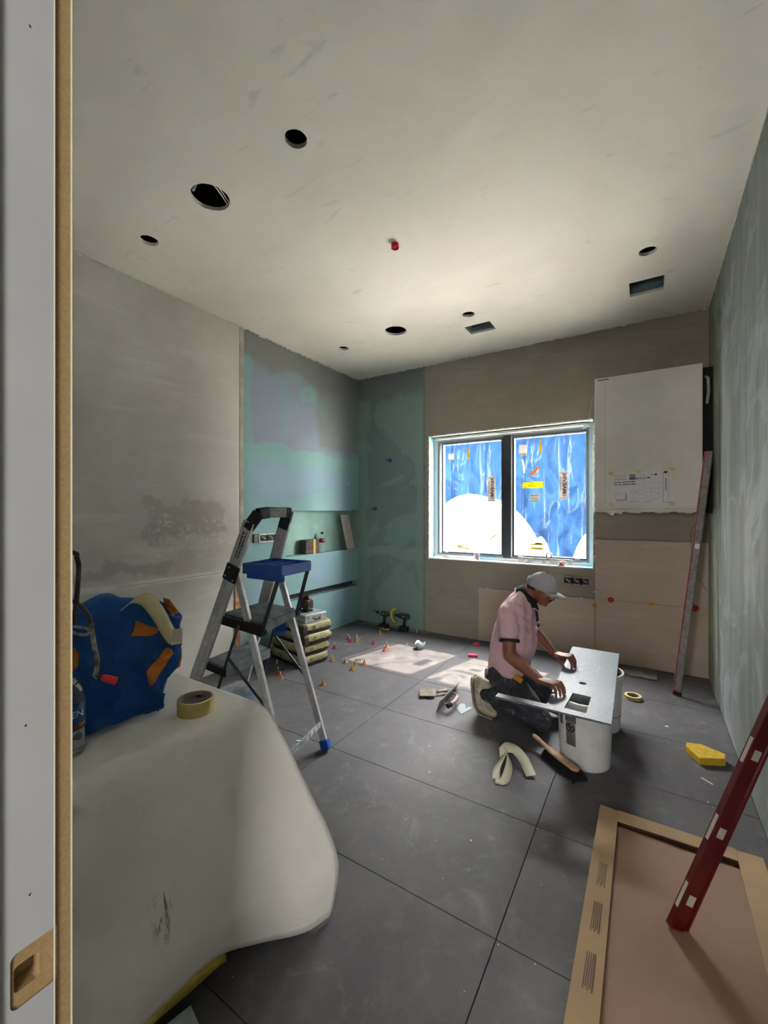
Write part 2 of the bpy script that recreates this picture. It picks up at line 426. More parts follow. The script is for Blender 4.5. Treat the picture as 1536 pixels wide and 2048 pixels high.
# torn edge of plaster beads round the window
M_PLW = mat('white_plaster', (205, 205, 198), 0.9, var=0.1)
mb = MB()
for i in range(60):
    z = WZ0 + (WZ1 - WZ0) * i / 60
    for X in (WX1 + 0.004, WX0 - 0.004):
        r = 0.004 + 0.006 * random.random()
        mb.ell((X + random.uniform(-.004, .004), YB - 0.001, z), (r, 0.003, 0.018), seg=8, rings=6)
for i in range(70):
    X = WX0 + (WX1 - WX0) * i / 70
    mb.ell((X, YB - 0.001, WZ1 + 0.003 + random.uniform(-.003, .003)), (0.02, 0.003, 0.005 + 0.004 * random.random()), seg=8, rings=6)
tag(mb.build('plaster_bead', M_PLW, wb, smooth=True), kind='stuff')
# crusted plaster line where the ceiling meets the walls
mb = MB()
for i in range(150):
    y = 0.3 + (YB - 0.35) * i / 150
    if random.random() < 0.75: mb.ell((XL + 0.001, y, H - 0.005 - 0.004 * random.random()), (0.006, 0.022, 0.004 + 0.009 * random.random() ** 2), seg=6, rings=5)
    if random.random() < 0.9: mb.ell((XR - 0.001, y, H - 0.004), (0.004, 0.02, 0.004 + 0.008 * random.random() ** 3), seg=6, rings=5)
for i in range(110):
    X = XL + (XR - XL) * i / 110
    if random.random() < 0.6: mb.ell((X, YB - 0.001, H - 0.003), (0.02, 0.004, 0.003 + 0.008 * random.random() ** 3), seg=6, rings=5)
# ------------------------------------------------------------------ RIGHT WALL, FRONT WALL
wr = MB().box(XR + 0.012, XR + 0.25, -0.1, YB + 0.3, -0.15, 3.6).build('wall_right', M_DARK, origin=(XR, 0, 0))
tag(wr, 'right wall covered in streaky grey trowelled compound', kind='structure')
MB().box(XR, XR + 0.012, -0.1, 3.985, 0, H).build('compound_face', M_RIGHT, wr)
MB().box(XR - 0.003, XR + 0.012, 3.985, YB, 0, H).build('corner_board', M_STRIP, wr, bevel=0.001)
JX = -0.55
wf = MB()
wf.box(XL - 0.3, JX - 0.03, 0.02, YF, -0.15, 3.6).box(0.40, XR + 0.3, 0.02, YF, -0.15, 3.6).box(JX - 0.03, 0.40, 0.02, YF, 2.35, 3.6)
wfo = wf.build('wall_front', mat('drywall_front', (170, 168, 160), 0.9), origin=(0, 0, 0)); tag(wfo, 'front wall around the doorway', kind='structure')

# ------------------------------------------------------------------ CEILING with cut holes
cm = MB().box(XL - 0.3, XR + 0.3, -0.1, YB + 0.28, H, H + 0.022)
ceil = cm.build('ceiling', M_CEIL, origin=(0, 0, H)); tag(ceil, 'off-white plastered ceiling with smudges and cut-outs', kind='structure')
holes = [(-1.402, 1.447, .052), (-2.065, 1.463, .102), (-2.728, 1.483, .055), (-2.071, 3.495, .104), (-2.766, 3.570, .055), (-1.353, 3.547, .053), (-0.008, 3.330, .053)]
rects = [(-1.482, -1.237, 3.772, 3.965), (-0.130, 0.098, 3.725, 3.965)]
ck = MB()
for (x, y, r) in holes:
    n = 40; ring = []
    for k in range(n):
        a = 2 * math.pi * k / n; rr = r * (1 + 0.025 * noise.noise(V((math.cos(a) * 3, math.sin(a) * 3, x * 9))))
        ring.append((x + rr * math.cos(a), y + rr * math.sin(a), H - 0.05))
    ck.prism(ring, (0, 0, 0.12))
for (x0, x1, y0, y1) in rects: ck.box(x0, x1, y0, y1, H - 0.05, H + 0.07)
ck = ck.build('cutter', None, origin=(0, 0, 0))
bo = ceil.modifiers.new('b', 'BOOLEAN'); bo.operation = 'DIFFERENCE'; bo.object = ck; bo.solver = 'EXACT'
bake(ceil); bpy.data.objects.remove(ck)
tag(mb.build('plaster_crust', M_PLW, ceil, smooth=True), kind='stuff')
M_PLEN = mat('plenum_dark', (44, 42, 38), 0.95, var=0.3)
MB().box(XL - 0.3, XR + 0.3, -0.1, YB + 0.28, 3.50, 3.62).build('plenum_lid', M_PLEN, ceil)
# raw cut edges of the holes
M_RAW = mat('raw_plasterboard_edge', (150, 146, 138), 0.95)
# things seen in the cut-outs
mb = MB()
mb.tube([(-1.975, 1.36, H + 0.06), (-1.986, 1.419, H + 0.014), (-1.993, 1.452, H + 0.012), (-2.014, 1.499, H + 0.012), (-2.046, 1.559, H + 0.014), (-2.07, 1.60, H + 0.06)], 0.0035, 8)
mb2 = MB(); mb2.tube([(-1.96, 1.37, H + 0.06), (-1.976, 1.429, H + 0.018), (-1.985, 1.465, H + 0.016), (-2.005, 1.508, H + 0.016), (-2.028, 1.552, H + 0.018), (-2.05, 1.60, H + 0.06)], 0.0028, 8)
tag(mb2.build('cable', mat('white_cable', (215, 212, 205), 0.5), smooth=True), 'thinner white cable beside the other in the large round ceiling hole', 'cable')
mb2 = MB(); mb2.tube([(-2.13, 1.40, H + 0.03), (-2.145, 1.43, H + 0.10)], 0.008, 8)
tag(mb2.build('cable', mat('white_cable', (215, 212, 205), 0.5), smooth=True), 'white cable end at the left rim of the large round ceiling hole', 'cable')
M_WC = mat('white_cable', (215, 212, 205), 0.5)
tag(mb.build('cable', M_WC, smooth=True), 'white cable looping across the right of the large round ceiling hole near the door', 'cable')
ductm = mat('galvanised_duct', (150, 166, 172), 0.45, 0.6, vscale=8)
for (x0, x1, y0, y1), lb in zip(rects, ('square galvanised duct opening in ceiling in line with the window mullion', 'wider galvanised duct opening in ceiling nearest the right wall')):
    g = 0.004; mb = MB()
    mb.box(x0 - g, x0, y0 - g, y1 + g, H + 0.023, H + 0.2).box(x1, x1 + g, y0 - g, y1 + g, H + 0.023, H + 0.2)
    mb.box(x0, x1, y0 - g, y0, H + 0.023, H + 0.2).box(x0, x1, y1, y1 + g, H + 0.023, H + 0.2).box(x0, x1, y0, y1, H + 0.2, H + 0.205)
    t = thing('air_duct', ((x0 + x1) / 2, (y0 + y1) / 2, H + 0.023), lb, 'duct', 'ducts above the ceiling cut-outs')
    mb.build('duct_box', ductm, t)
    MB().prism([(x1 - .05, y1 - .01, H + .03), (x1 - .004, y1 - .05, H + .03), (x1 - .006, y1 - .01, H + .06)], (0, 0, 0.002)).build('foil_flap', mat('foil', (190, 200, 205), 0.3, 0.8), t)

# ------------------------------------------------------------------ DOOR JAMB (left foreground)
M_JAMB = mat('white_primed_mdf', (166, 168, 170), 0.55, var=0.03, vscale=3, bump=0.03, bscale=200)
M_MDF = mat('raw_mdf', (152, 126, 88), 0.85, var=0.10, vscale=260)
dj = thing('door_1', (JX, 0.1, 0.0), 'white primed door jamb with raw tan edge and routed strike pocket', kind='structure')
EY = 0.1965
jb = MB().box(JX - 0.060, JX, -0.03, EY, 0, 2.32)
j = jb.build('jamb_panel', M_JAMB, dj, bevel=0.0012)
ck = MB()
def rrect(y0, y1, z0, z1, r, n=6, corners=(1, 1, 1, 1)):
    pts = []
    for (cy, cz, a0, on) in ((y1 - r, z0 + r, -90, corners[0]), (y1 - r, z1 - r, 0, corners[1]), (y0 + r, z1 - r, 90, corners[2]), (y0 + r, z0 + r, 180, corners[3])):
        if on:
            for k in range(n + 1):
                a = math.radians(a0 + 90 * k / n); pts.append((cy + r * math.cos(a), cz + r * math.sin(a)))
        else:
            a = math.radians(a0 + 45); pts.append((cy + r * math.sqrt(2) * math.cos(a), cz + r * math.sqrt(2) * math.sin(a)))
    return pts
SZ = 0.947
ck.prism([(JX - 0.0022, y, z) for y, z in rrect(0.1585, 0.22, SZ - 0.029, SZ + 0.029, 0.007)], (0.02, 0, 0))
ck2 = MB()
ck2.prism([(JX - 0.022, y, z) for y, z in rrect(0.162, 0.1835, SZ - 0.0135, SZ + 0.0135, 0.004)], (0.03, 0, 0))
ck.cyl((JX - 0.006, 0.1752, 1.9405), (JX + 0.01, 0.1752, 1.9405), 0.0016, seg=12)
ck.cyl((JX - 0.006, 0.1715, 1.207), (JX + 0.01, 0.1715, 1.207), 0.0013, seg=12)
ck.cyl((JX - 0.006, 0.1752, 1.028), (JX + 0.01, 0.1752, 1.028), 0.0016, seg=12)
ck = ck.build('cutter', None, origin=(0, 0, 0)); ck2 = ck2.build('cutter', None, origin=(0, 0, 0)); ck2.data.materials.append(M_MDF)
j.data.materials.append(M_MDF)
ck.data.materials.append(M_MDF)
bo = j.modifiers.new('b', 'BOOLEAN'); bo.operation = 'DIFFERENCE'; bo.object = ck; bo.solver = 'EXACT'
bo = j.modifiers.new('b2', 'BOOLEAN'); bo.operation = 'DIFFERENCE'; bo.object = ck2; bo.solver = 'EXACT'
bake(j); bpy.data.objects.remove(ck); bpy.data.objects.remove(ck2)
j.data.materials.clear(); j.data.materials.append(M_JAMB); j.data.materials.append(M_MDF)
for f in j.data.polygons:
    c = f.center
    zz = c.z
    if c.x < -0.0018 and c.x > -0.027 and (0.05 < c.y + 0.1 < EY - 0.002) and abs(f.normal.x) > 0.5 or (0.155 < c.y + 0.1 < 0.186 and abs(zz - SZ) < 0.031 and c.x < -0.0001): f.material_index = 1
    else: f.material_index = 0
# the raw edge of the jamb's door rebate, set back, with a thin painted arris
MB().box(JX - 0.06, JX - 0.003, EY + 0.0002, EY + 0.0160, 0, 2.32).build('raw_edge', M_MDF, dj)
MB().box(JX - 0.03, JX - 0.0026, EY + 0.0160, EY + 0.0176, 0, 2.32).build('painted_arris', mat('paint_line', (214, 206, 190), 0.5, var=0), dj)
MB().box(JX - 0.001, JX + 0.0006, EY - 0.0008, EY + 0.0002, 0, 2.32).build('painted_arris', _mats['paint_line'], dj)
MB().box(JX - 0.02, JX + 0.004, 0.06, 0.1495, 0, 2.32).build('door_stop', mat('jamb_shadow_grey', (150, 152, 154), 0.6, var=0.03), dj, bevel=0.002)

# ------------------------------------------------------------------ HALLWAY behind the doorway (encloses the camera side)
hw = thing('hallway', (0, -1.5, 0), kind='structure')
M_HALL = mat('hallway_paint', (186, 184, 178), 0.9)
mb = MB(); mb.box(-1.9, -1.8, -3.2, 0.02, 0, 2.6).box(1.6, 1.7, -3.2, 0.02, 0, 2.6).box(-1.9, 1.7, -3.2, 0.02, 2.6, 2.7)
mb.box(-1.9, 1.7, -3.3, -3.2, 0, 2.7).box(XR + 0.3, 1.7, -0.08, 0.02, 0, 2.7)
mb.build('hallway_wall', M_HALL, hw)
MB().box(-1.9, 1.7, -3.2, -0.6, -0.15, -0.002).box(XR + 0.29, 1.7, -0.6, 0.02, -0.15, -0.002).box(-3.7, XL - 0.29, -0.6, 0.02, -0.15, -0.002).build('hallway_floor', M_TILE, hw)

# ------------------------------------------------------------------ WINDOW
GY = 4.72
win = thing('window_1', (-1.34, GY, WZ0), 'two-light window in the back wall, dark mullion, pale frame, sky-blue view and stickers on the glass', kind='structure')
M_ALU = mat('pale_frame', (176, 180, 182), 0.4, 0.15, var=0.03)
M_SASH = mat('charcoal_frame', (46, 48, 54), 0.45, var=0.06)
M_SASHG = mat('grey_sash', (122, 126, 132), 0.4, 0.2, var=0.04)
M_LINE = mat('reveal_aqua_board', (142, 190, 204), 0.8, var=0.05)
PX = [(-2.107, -1.402), (-1.256, -0.541)]; PZ = (0.958, 2.248)
def ring(mb, x0, x1, z0, z1, t, y0, y1, tb=None):
    tb = t if tb is None else tb
    mb.box(x0, x0 + t, y0, y1, z0, z1).box(x1 - t, x1, y0, y1, z0, z1)
    mb.box(x0 + t, x1 - t, y0, y1, z0, z0 + tb).box(x0 + t, x1 - t, y0, y1, z1 - t, z1)
mb = MB(); ring(mb, WX0 + 0.002, WX1 - 0.002, WZ0 + 0.002, WZ1 - 0.002, 0.045, 4.665, 4.79, 0.03); mb.build('outer_frame', M_ALU, win, bevel=0.002)
mb = MB(); ring(mb, WX0 + 0.047, WX1 - 0.047, WZ0 + 0.033, WZ1 - 0.047, 0.022, 4.68, 4.78); mb.build('inner_frame', M_SASHG, win, bevel=0.002)
MB().box(-1.376, -1.290, 4.672, 4.785, WZ0 + 0.033, WZ1 - 0.047).build('mullion', M_SASH, win, bevel=0.004)
MB().box(-1.2885, -1.2835, 4.668, 4.70, WZ0 + 0.04, WZ1 - 0.05).build('mullion_trim', M_ALU, win)
for (a, b) in PX:
    mb = MB(); ring(mb, a - 0.024, b + 0.024, PZ[0] - 0.024, PZ[1] + 0.010, 0.018, 4.69, 4.76); s = mb.build('sash', M_SASH, win, bevel=0.002)
    mb = MB(); ring(mb, a - 0.006, b + 0.006, PZ[0] - 0.006, PZ[1] - 0.008 + 0.010, 0.006, 4.686, 4.74); mb.build('glazing_bead', M_ALU, s)
# window catches on the lower frame
for X in (-2.06, -1.19, -0.62):
    mb = MB(); mb.box(X - .02, X + .02, 4.655, 4.68, 0.945, 0.957).cyl((X, 4.66, 0.957), (X + 0.004, 4.655, 0.99), 0.004, seg=8)
    mb.build('catch', M_ALU, win, smooth=False)
# lining boards of the reveal and window board
MB().box(WX0, WX0 + 0.0015, YB, 4.665, WZ0, WZ1).build('reveal_lining', M_LINE, win)
MB().box(WX1 - 0.0015, WX1, YB, 4.665, WZ0, WZ1).build('reveal_lining', M_LINE, win)
MB().box(WX0, WX1, YB, 4.665, WZ1 - 0.0015, WZ1).build('reveal_lining', M_PLW, win)
t = NT('window_board_paint'); p = t.pos(); x, y, z = t.xyz(p)
c = t.mix(t.step(t.noise(p, 9, 4), 0.4, 0.6), lin((198, 200, 196)), lin((210, 212, 208)))
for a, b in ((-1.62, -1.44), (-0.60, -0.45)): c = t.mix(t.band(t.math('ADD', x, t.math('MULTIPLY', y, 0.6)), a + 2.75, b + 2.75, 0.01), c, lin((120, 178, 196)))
t.col(c); t.rough(0.7)
MB().box(WX0, WX1, YB - 0.004, 4.80, WZ0 - 0.012, WZ0).build('window_board', t.m, win, bevel=0.0015)
# head rail: shade bracket strip at top with white end cap
MB().box(WX0 + 0.03, WX1 - 0.05, 4.60, 4.665, WZ1 - 0.035, WZ1 - 0.012).build('head_rail', M_ALU, win, bevel=0.003)
MB().prism([(WX1 - 0.10, 4.598, WZ1 - 0.075), (WX1 - 0.02, 4.598, WZ1 - 0.05), (WX1 - 0.09, 4.598, WZ1 - 0.02)], (0, 0.004, 0)).build('end_cap', M_PLW, win)

# glass with protective film; white wisps partly stand in for reflection streaks
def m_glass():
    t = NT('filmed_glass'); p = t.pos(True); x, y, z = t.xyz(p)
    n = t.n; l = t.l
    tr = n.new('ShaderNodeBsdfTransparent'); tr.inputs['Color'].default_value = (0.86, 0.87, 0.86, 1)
    tn = t.noise(t.mapv(p, (1, 1, 0.8)), 2.6, 7, 0.65, 1.6); l.new(t.mix(t.step(tn, 0.40, 0.66), (0.90, 0.89, 0.87, 1), (0.62, 0.61, 0.60, 1)), tr.inputs['Color'])  # uneven tint stands in for refracted light streaks in the sun patch
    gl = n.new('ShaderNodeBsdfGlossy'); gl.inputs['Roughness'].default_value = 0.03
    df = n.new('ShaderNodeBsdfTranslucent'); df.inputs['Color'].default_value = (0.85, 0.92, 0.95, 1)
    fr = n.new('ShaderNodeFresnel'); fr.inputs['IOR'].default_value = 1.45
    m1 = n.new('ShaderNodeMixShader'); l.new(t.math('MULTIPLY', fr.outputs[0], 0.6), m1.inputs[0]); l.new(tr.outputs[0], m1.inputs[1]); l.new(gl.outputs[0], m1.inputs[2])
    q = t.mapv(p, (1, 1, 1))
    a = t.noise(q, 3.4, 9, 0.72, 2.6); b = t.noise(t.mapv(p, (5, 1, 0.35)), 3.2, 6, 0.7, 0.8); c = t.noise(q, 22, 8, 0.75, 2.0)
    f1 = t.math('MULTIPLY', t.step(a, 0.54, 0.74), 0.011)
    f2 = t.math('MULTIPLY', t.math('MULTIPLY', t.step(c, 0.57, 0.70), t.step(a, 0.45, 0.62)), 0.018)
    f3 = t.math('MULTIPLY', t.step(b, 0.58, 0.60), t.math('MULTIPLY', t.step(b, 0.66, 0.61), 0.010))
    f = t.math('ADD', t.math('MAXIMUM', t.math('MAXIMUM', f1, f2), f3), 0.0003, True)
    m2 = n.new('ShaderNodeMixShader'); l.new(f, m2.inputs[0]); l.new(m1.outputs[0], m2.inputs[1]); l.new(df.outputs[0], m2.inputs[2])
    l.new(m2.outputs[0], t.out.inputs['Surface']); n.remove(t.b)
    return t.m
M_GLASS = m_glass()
panes = []
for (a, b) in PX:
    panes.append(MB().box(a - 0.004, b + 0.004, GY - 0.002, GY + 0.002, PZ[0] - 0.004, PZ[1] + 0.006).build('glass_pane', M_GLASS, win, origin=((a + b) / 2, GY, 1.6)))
# stickers and tape on the glass
SY = GY - 0.0022
M_YTAPE = mat('ochre_tape', (196, 168, 40), 0.6, var=0.05); M_YSIGN = mat('yellow_sticker', (236, 214, 20), 0.5, var=0.03)
M_WLAB = mat('translucent_label', (206, 208, 206), 0.6, var=0.05); M_INK = mat('label_ink', (88, 92, 100), 0.7, var=0)
def paper(name, rgb, tr=0.5):
    m = mat(name, rgb, 0.7, var=0.05); nt = m.node_tree; b = nt.nodes['Principled BSDF']; out = nt.nodes['Material Output']
    tl = nt.nodes.new('ShaderNodeBsdfTranslucent'); mx = nt.nodes.new('ShaderNodeMixShader'); mx.inputs[0].default_value = tr
    src = b.inputs['Base Color'].links[0].from_socket; nt.links.new(src, tl.inputs['Color'])
    nt.links.new(b.outputs[0], mx.inputs[1]); nt.links.new(tl.outputs[0], mx.inputs[2]); nt.links.new(mx.outputs[0], out.inputs['Surface']); return m
M_YTAPE = paper('ochre_tape_thin', (176, 154, 18), 0.3); M_YSIGN = paper('yellow_sticker_thin', (214, 204, 6), 0.35)
M_WLAB = paper('translucent_label_thin', (188, 184, 180), 0.28); M_ORT = paper('orange_tape_thin', (186, 128, 8), 0.35); M_INK = mat('label_ink_grey', (70, 62, 66), 0.7, var=0)
M_BLK = mat('black_ink', (26, 26, 28), 0.7, var=0); 
def stick(pane, m, x0, x1, z0, z1, tilt=0.0, name='tape_scrap', y=SY, th=0.0006, pts=None):
    cx, cz = (x0 + x1) / 2, (z0 + z1) / 2
    if pts is None:
        w, h = (x1 - x0) / 2, (z1 - z0) / 2; c, s = math.cos(tilt), math.sin(tilt)
        pts = [(cx + u * w * c - v * h * s, y, cz + u * w * s + v * h * c) for u, v in ((-1, -1), (1, -1), (1, 1), (-1, 1))]
    return MB().prism(pts, (0, -th, 0)).build(name, m, pane)
L, R = panes
for pn, (x0, x1, z0, z1) in ((L, (-2.055, -1.985, 2.062, 2.136)), (R, (-1.214, -1.134, 2.074, 2.170))):
    s = stick(pn, M_WLAB, x0, x1, z0, z1, name='paper_label')
    s2 = MB()
    for k in range(6): s2.box(x0 + .008, x1 - .008 - .02 * random.random(), SY - .0011, SY - .0006, z0 + .012 + k * .009, z0 + .015 + k * .009)
stick(L, M_YTAPE, -2.034, -1.985, 2.034, 2.048, 0.1); stick(R, M_YTAPE, -1.194, -1.138, 2.046, 2.064, 0.1)
stick(L, M_YTAPE, -1.814, -1.793, 2.052, 2.186, 0.08); stick(R, M_YTAPE, -0.997, -0.975, 2.062, 2.205, 0.0)
stick(L, M_YTAPE, -1.565, -1.443, 1.136, 1.153, 0.74); stick(R, M_ORT, 0, 0, 0, 0, pts=[(-1.121, SY, 1.833), (-1.05, SY, 1.838), (-0.992, SY, 1.915), (-1.012, SY, 1.918)])
stick(L, M_YTAPE, -1.965, -1.842, 1.018, 1.034, 0.09); stick(L, M_YTAPE, -1.93, -1.79, 0.996, 1.014, -0.12)
stick(R, M_YTAPE, -1.108, -0.985, 1.072, 1.090, 0.14); stick(R, M_YTAPE, -1.040, -0.962, 1.074, 1.096, -0.08); stick(R, M_YTAPE, -1.092, -0.962, 1.022, 1.048, -0.03)
stick(L, M_INK, -1.984, -1.974, 1.019, 1.085); stick(R, M_INK, -1.149, -1.137, 1.03, 1.097)
stick(R, paper('white_tear', (235, 238, 240), 0.5), 0, 0, 0, 0, pts=[(-1.183, SY, 2.012), (-1.170, SY, 2.0), (-1.150, SY, 1.93), (-1.152, SY, 1.862), (-1.165, SY, 1.86), (-1.172, SY, 1.92)])
s = stick(R, M_YSIGN, -1.177, -0.962, 1.690, 1.756, 0.015, name='warning_sticker')
def sub(nm, m, x0, x1, z0, z1, pn, y=SY - 0.0007, th=0.0004, tilt=0): return stick(pn, m, x0, x1, z0, z1, tilt, nm, y, th)
sub('print_line', M_BLK, -1.105, -1.055, 1.745, 1.750, R); sub('print_line', M_BLK, -1.17, -0.99, 1.733, 1.735, R); sub('print_line', M_BLK, -1.172, -1.125, 1.705, 1.708, R); sub('print_line', M_BLK, -1.02, -0.97, 1.705, 1.708, R)
for dx in (-1.103, -1.072, -1.041):
    MB().lathe((dx, SY - 0.0007, 1.715), [(0.006, 0), (0.006, 0.0005), (0.011, 0.0005), (0.011, 0)], (0, -1, 0), 16, True).build('pictogram', M_BLK, R)
sub('paper_label', M_WLAB, -1.098, -1.0, 1.542, 1.621, R, SY)
for z0, cc_ in ((1.606, (206, 96, 84)), (1.588, (214, 200, 196)), (1.572, (120, 168, 120)), (1.558, (196, 206, 188)), (1.546, (150, 158, 150))):
    sub('print_line', mat('ink_%d' % int(z0 * 1000), cc_, 0.7, var=0), -1.094, -1.004, z0, z0 + 0.009, R)
M_MAROON = mat('faded_ink', (84, 58, 64), 0.7, var=0)
for pn, (x0, x1, z0, z1) in ((L, (-1.568, -1.478, 1.548, 1.836)), (R, (-0.802, -0.710, 1.564, 1.858))):
    stick(pn, M_WLAB, x0, x1, z0, z1, name='maker_label')
    cx = (x0 + x1) / 2; y2 = SY - 0.0008
    text_mesh('lettering', 'MARVIN', 0.056, (cx + 0.008, y2, (z0 + z1) / 2 + 0.018), (0, 0, -1), (1, 0, 0), M_MAROON, pn, mirror=True, bold=0.002)
    MB().lathe((cx + 0.008, y2, z0 + 0.048), [(0.012, 0), (0.012, 0.0006), (0.018, 0.0006), (0.018, 0)], (0, -1, 0), 20, True).box(cx + 0.006, cx + 0.010, y2 - 0.0006, y2, z0 + 0.034, z0 + 0.062).build('emblem', M_MAROON, pn)
    for dz in (0.008, 0.016, 0.268, 0.276): sub('print_line', M_MAROON, x0 + 0.006, x1 - 0.006, z0 + dz, z0 + dz + 0.003, pn)
    sub('print_line', M_MAROON, x0 + 0.012, x0 + 0.017, z0 + 0.09, z0 + 0.24, pn)

# ------------------------------------------------------------------ OUTSIDE
gs = tag(MB().box(-9, 6, YB + 0.27, 16, -0.5, -0.3).build('ground', mat('pale_gravel', (214, 206, 190), 0.95, vscale=3), origin=(0, 8, -0.5)), 'pale gravel yard outside the window', kind='structure')
CT = thing('shipping_container', (-2.8, 9.4, -0.3), 'blue corrugated shipping container filling the view through the window', 'container')
M_BLUE = mat('container_blue', (4, 19, 38), 1.0, var=0.12, vscale=1.2)
mb = MB(); xs = -9.0; prof = []; per = 0.80
while xs < 3.2:
    prof += [(xs, 0.0), (xs + 0.34, 0.0), (xs + 0.40, 0.08), (xs + 0.74, 0.08)]; xs += per
rows = [[(x, 9.0 + d, z) for (x, d) in prof] for z in (-0.12, 3.10)]
mb.grid(rows); mb.build('corrugated_side', M_BLUE, CT, thick=0.004)
MB().box(-9.02, 3.3, 8.98, 9.10, -0.3, -0.12).box(-9.02, 3.3, 8.98, 9.10, 3.10, 3.24).build('edge_rail', M_BLUE, CT, bevel=0.01)
MB().box(-9.02, 3.3, 9.09, 11.4, -0.3, 3.23).build('body', M_BLUE, CT)
M_BLUE.node_tree.nodes['Principled BSDF'].inputs['Specular IOR Level'].default_value = 0.05
rt_ = thing('added_shade_roof', (-2.5, 9.9, 3.5), 'unseen roof added to shade the blue container', 'roof', kind='structure')  # out of view, added only to keep sky light off the container
del rt_['category']
MB().box(-11, 5, 7.5, 12.5, 3.55, 3.65).build('shade_panel', mat('shade_panel_grey', (120, 120, 120), 0.9), rt_)
M_SHEET = mat('white_tarpaulin', (244, 244, 240), 0.8, var=0.03, vscale=3, bump=0.2, bscale=6)
def mound(name, cx, cy, rx, ry, hz, z0, label, sq=2.6):
    n, k = 56, 22; rows = []
    for j in range(k + 1):
        f = j / k; row = []
        for i in range(n):
            a = 2 * math.pi * i / n
            ca, sa = math.cos(a), math.sin(a); q = (abs(ca) ** sq + abs(sa) ** sq) ** (-1 / sq)
            r = (1 - f) ** 0.5 if f < 1 else 0
            x = cx + rx * q * ca * (1 - f ** 2.4); y = cy + ry * q * sa * (1 - f ** 2.4)
            z = z0 + hz * (1 - (1 - f) ** 1.6) + 0.05 * noise.noise(V((x * 2, y * 2, 1)))
            row.append((x, y, z))
        row.append(row[0]); rows.append(row)
    o = MB().grid(rows).build(name, M_SHEET, smooth=True)
    return tag(o, label, 'tarp')
mound('covered_pile', -2.12, 5.80, 1.06, 0.50, 2.00, -0.3, 'large white covered heap outside the left window light', 2.4)
mound('covered_pile', -1.06, 5.07, 0.17, 0.17, 1.45, -0.3, 'narrow white covered heap outside behind the mullion side of the right light', 4)
mound('covered_pile', -0.55, 5.55, 0.32, 0.30, 1.52, -0.3, 'small white covered heap outside the right edge of the window', 3)

# ------------------------------------------------------------------ THINGS ON THE WINDOW BOARD
M_CLEAR = NT('clear_plastic'); M_CLEAR.b.inputs['Transmission Weight'].default_value = 0.9; M_CLEAR.b.inputs['Roughness'].default_value = 0.12; M_CLEAR.b.inputs['Base Color'].default_value = (0.9, 0.93, 0.93, 1); M_CLEAR.b.inputs['IOR'].default_value = 1.2; M_CLEAR = M_CLEAR.m
M_RED = mat('red_plastic', (186, 24, 40), 0.4, var=0.06)
def jar(x, y, r, h, label, fill):
    t = thing('plastic_jar', (x, y, WZ0), label, 'jar', 'jars of clips on the window board')
    MB().lathe((x, y, WZ0), [(0.0, 0.0), (r, 0.0), (r, h * 0.85), (r * 0.8, h), (r * 0.72, h), (r * 0.9, h * 0.83), (r * 0.9, 0.004), (0, 0.004)], seg=24).build('body', M_CLEAR, t, smooth=True)
    mb = MB()
    for k in range(16):
        a = random.random() * 6.28; q = r * 0.5 * random.random()
        mb.obox((x + q * math.cos(a), y + q * math.sin(a), WZ0 + 0.014 + fill * random.random()), 0.018, 0.008, 0.018, R=Matrix.Rotation(random.random() * 3, 3, 'X') @ Matrix.Rotation(random.random() * 3, 3, 'Z'))
    tag(mb.build('clips', M_RED, t), kind='stuff')
jar(-1.655, 4.60, 0.033, 0.085, 'clear jar of red clips on the window board below the left light', 0.035)
jar(-0.752, 4.575, 0.036, 0.05, 'low clear jar of red clips on the window board below the right light', 0.02)
M_LEVG = mat('silver_level', (158, 162, 166), 0.35, 0.7, var=0.05)
t = thing('spirit_level', (-0.93, 4.63, WZ0), 'silver spirit level lying on the window board under the right light', 'level')
mb = MB(); x0, x1 = -1.20, -0.655
mb.box(x0, x1, 4.618, 4.642, WZ0 + 0.001, WZ0 + 0.009).box(x0, x1, 4.618, 4.642, WZ0 + 0.052, WZ0 + 0.060)
for a, b in ((x0, -1.145), (-1.095, -1.055), (-0.955, -0.92), (-0.87, -0.79), (-0.70, x1)): mb.box(a, b, 4.624, 4.636, WZ0 + 0.009, WZ0 + 0.052)
mb.build('beam', M_LEVG, t)
for X in (-1.12, -0.895, -0.745):
    MB().lathe((X, 4.622, WZ0 + 0.030), [(0.016, 0), (0.016, 0.016), (0.021, 0.016), (0.021, 0)], (0, 1, 0), 20, True).build('vial_ring', M_LEVG, t)
    MB().cyl((X - .014, 4.63, WZ0 + .030), (X + .014, 4.63, WZ0 + .030), 0.006, seg=10).build('vial', mat('vial_green', (206, 214, 190), 0.2, var=0), t, smooth=True)
t = thing('tape_roll', (-0.885, 4.63, WZ0 + 0.061), 'small grey tape roll standing on the spirit level on the window board', 'tape')
MB().lathe((-0.885, 4.62, WZ0 + 0.092), [(0.020, 0), (0.020, 0.02), (0.031, 0.02), (0.031, 0)], (0.15, 1, 0), 28, True).build('ring', mat('grey_tape', (96, 96, 98), 0.6, var=0.05), t, smooth=False)
tag(MB().obox((-2.13, 4.61, WZ0 + 0.008), 0.10, 0.06, 0.014, 0.3).build('plaster_lump', M_PLW, bevel=0.004), 'crumpled white plastic scrap in left corner of the window board', 'scrap')

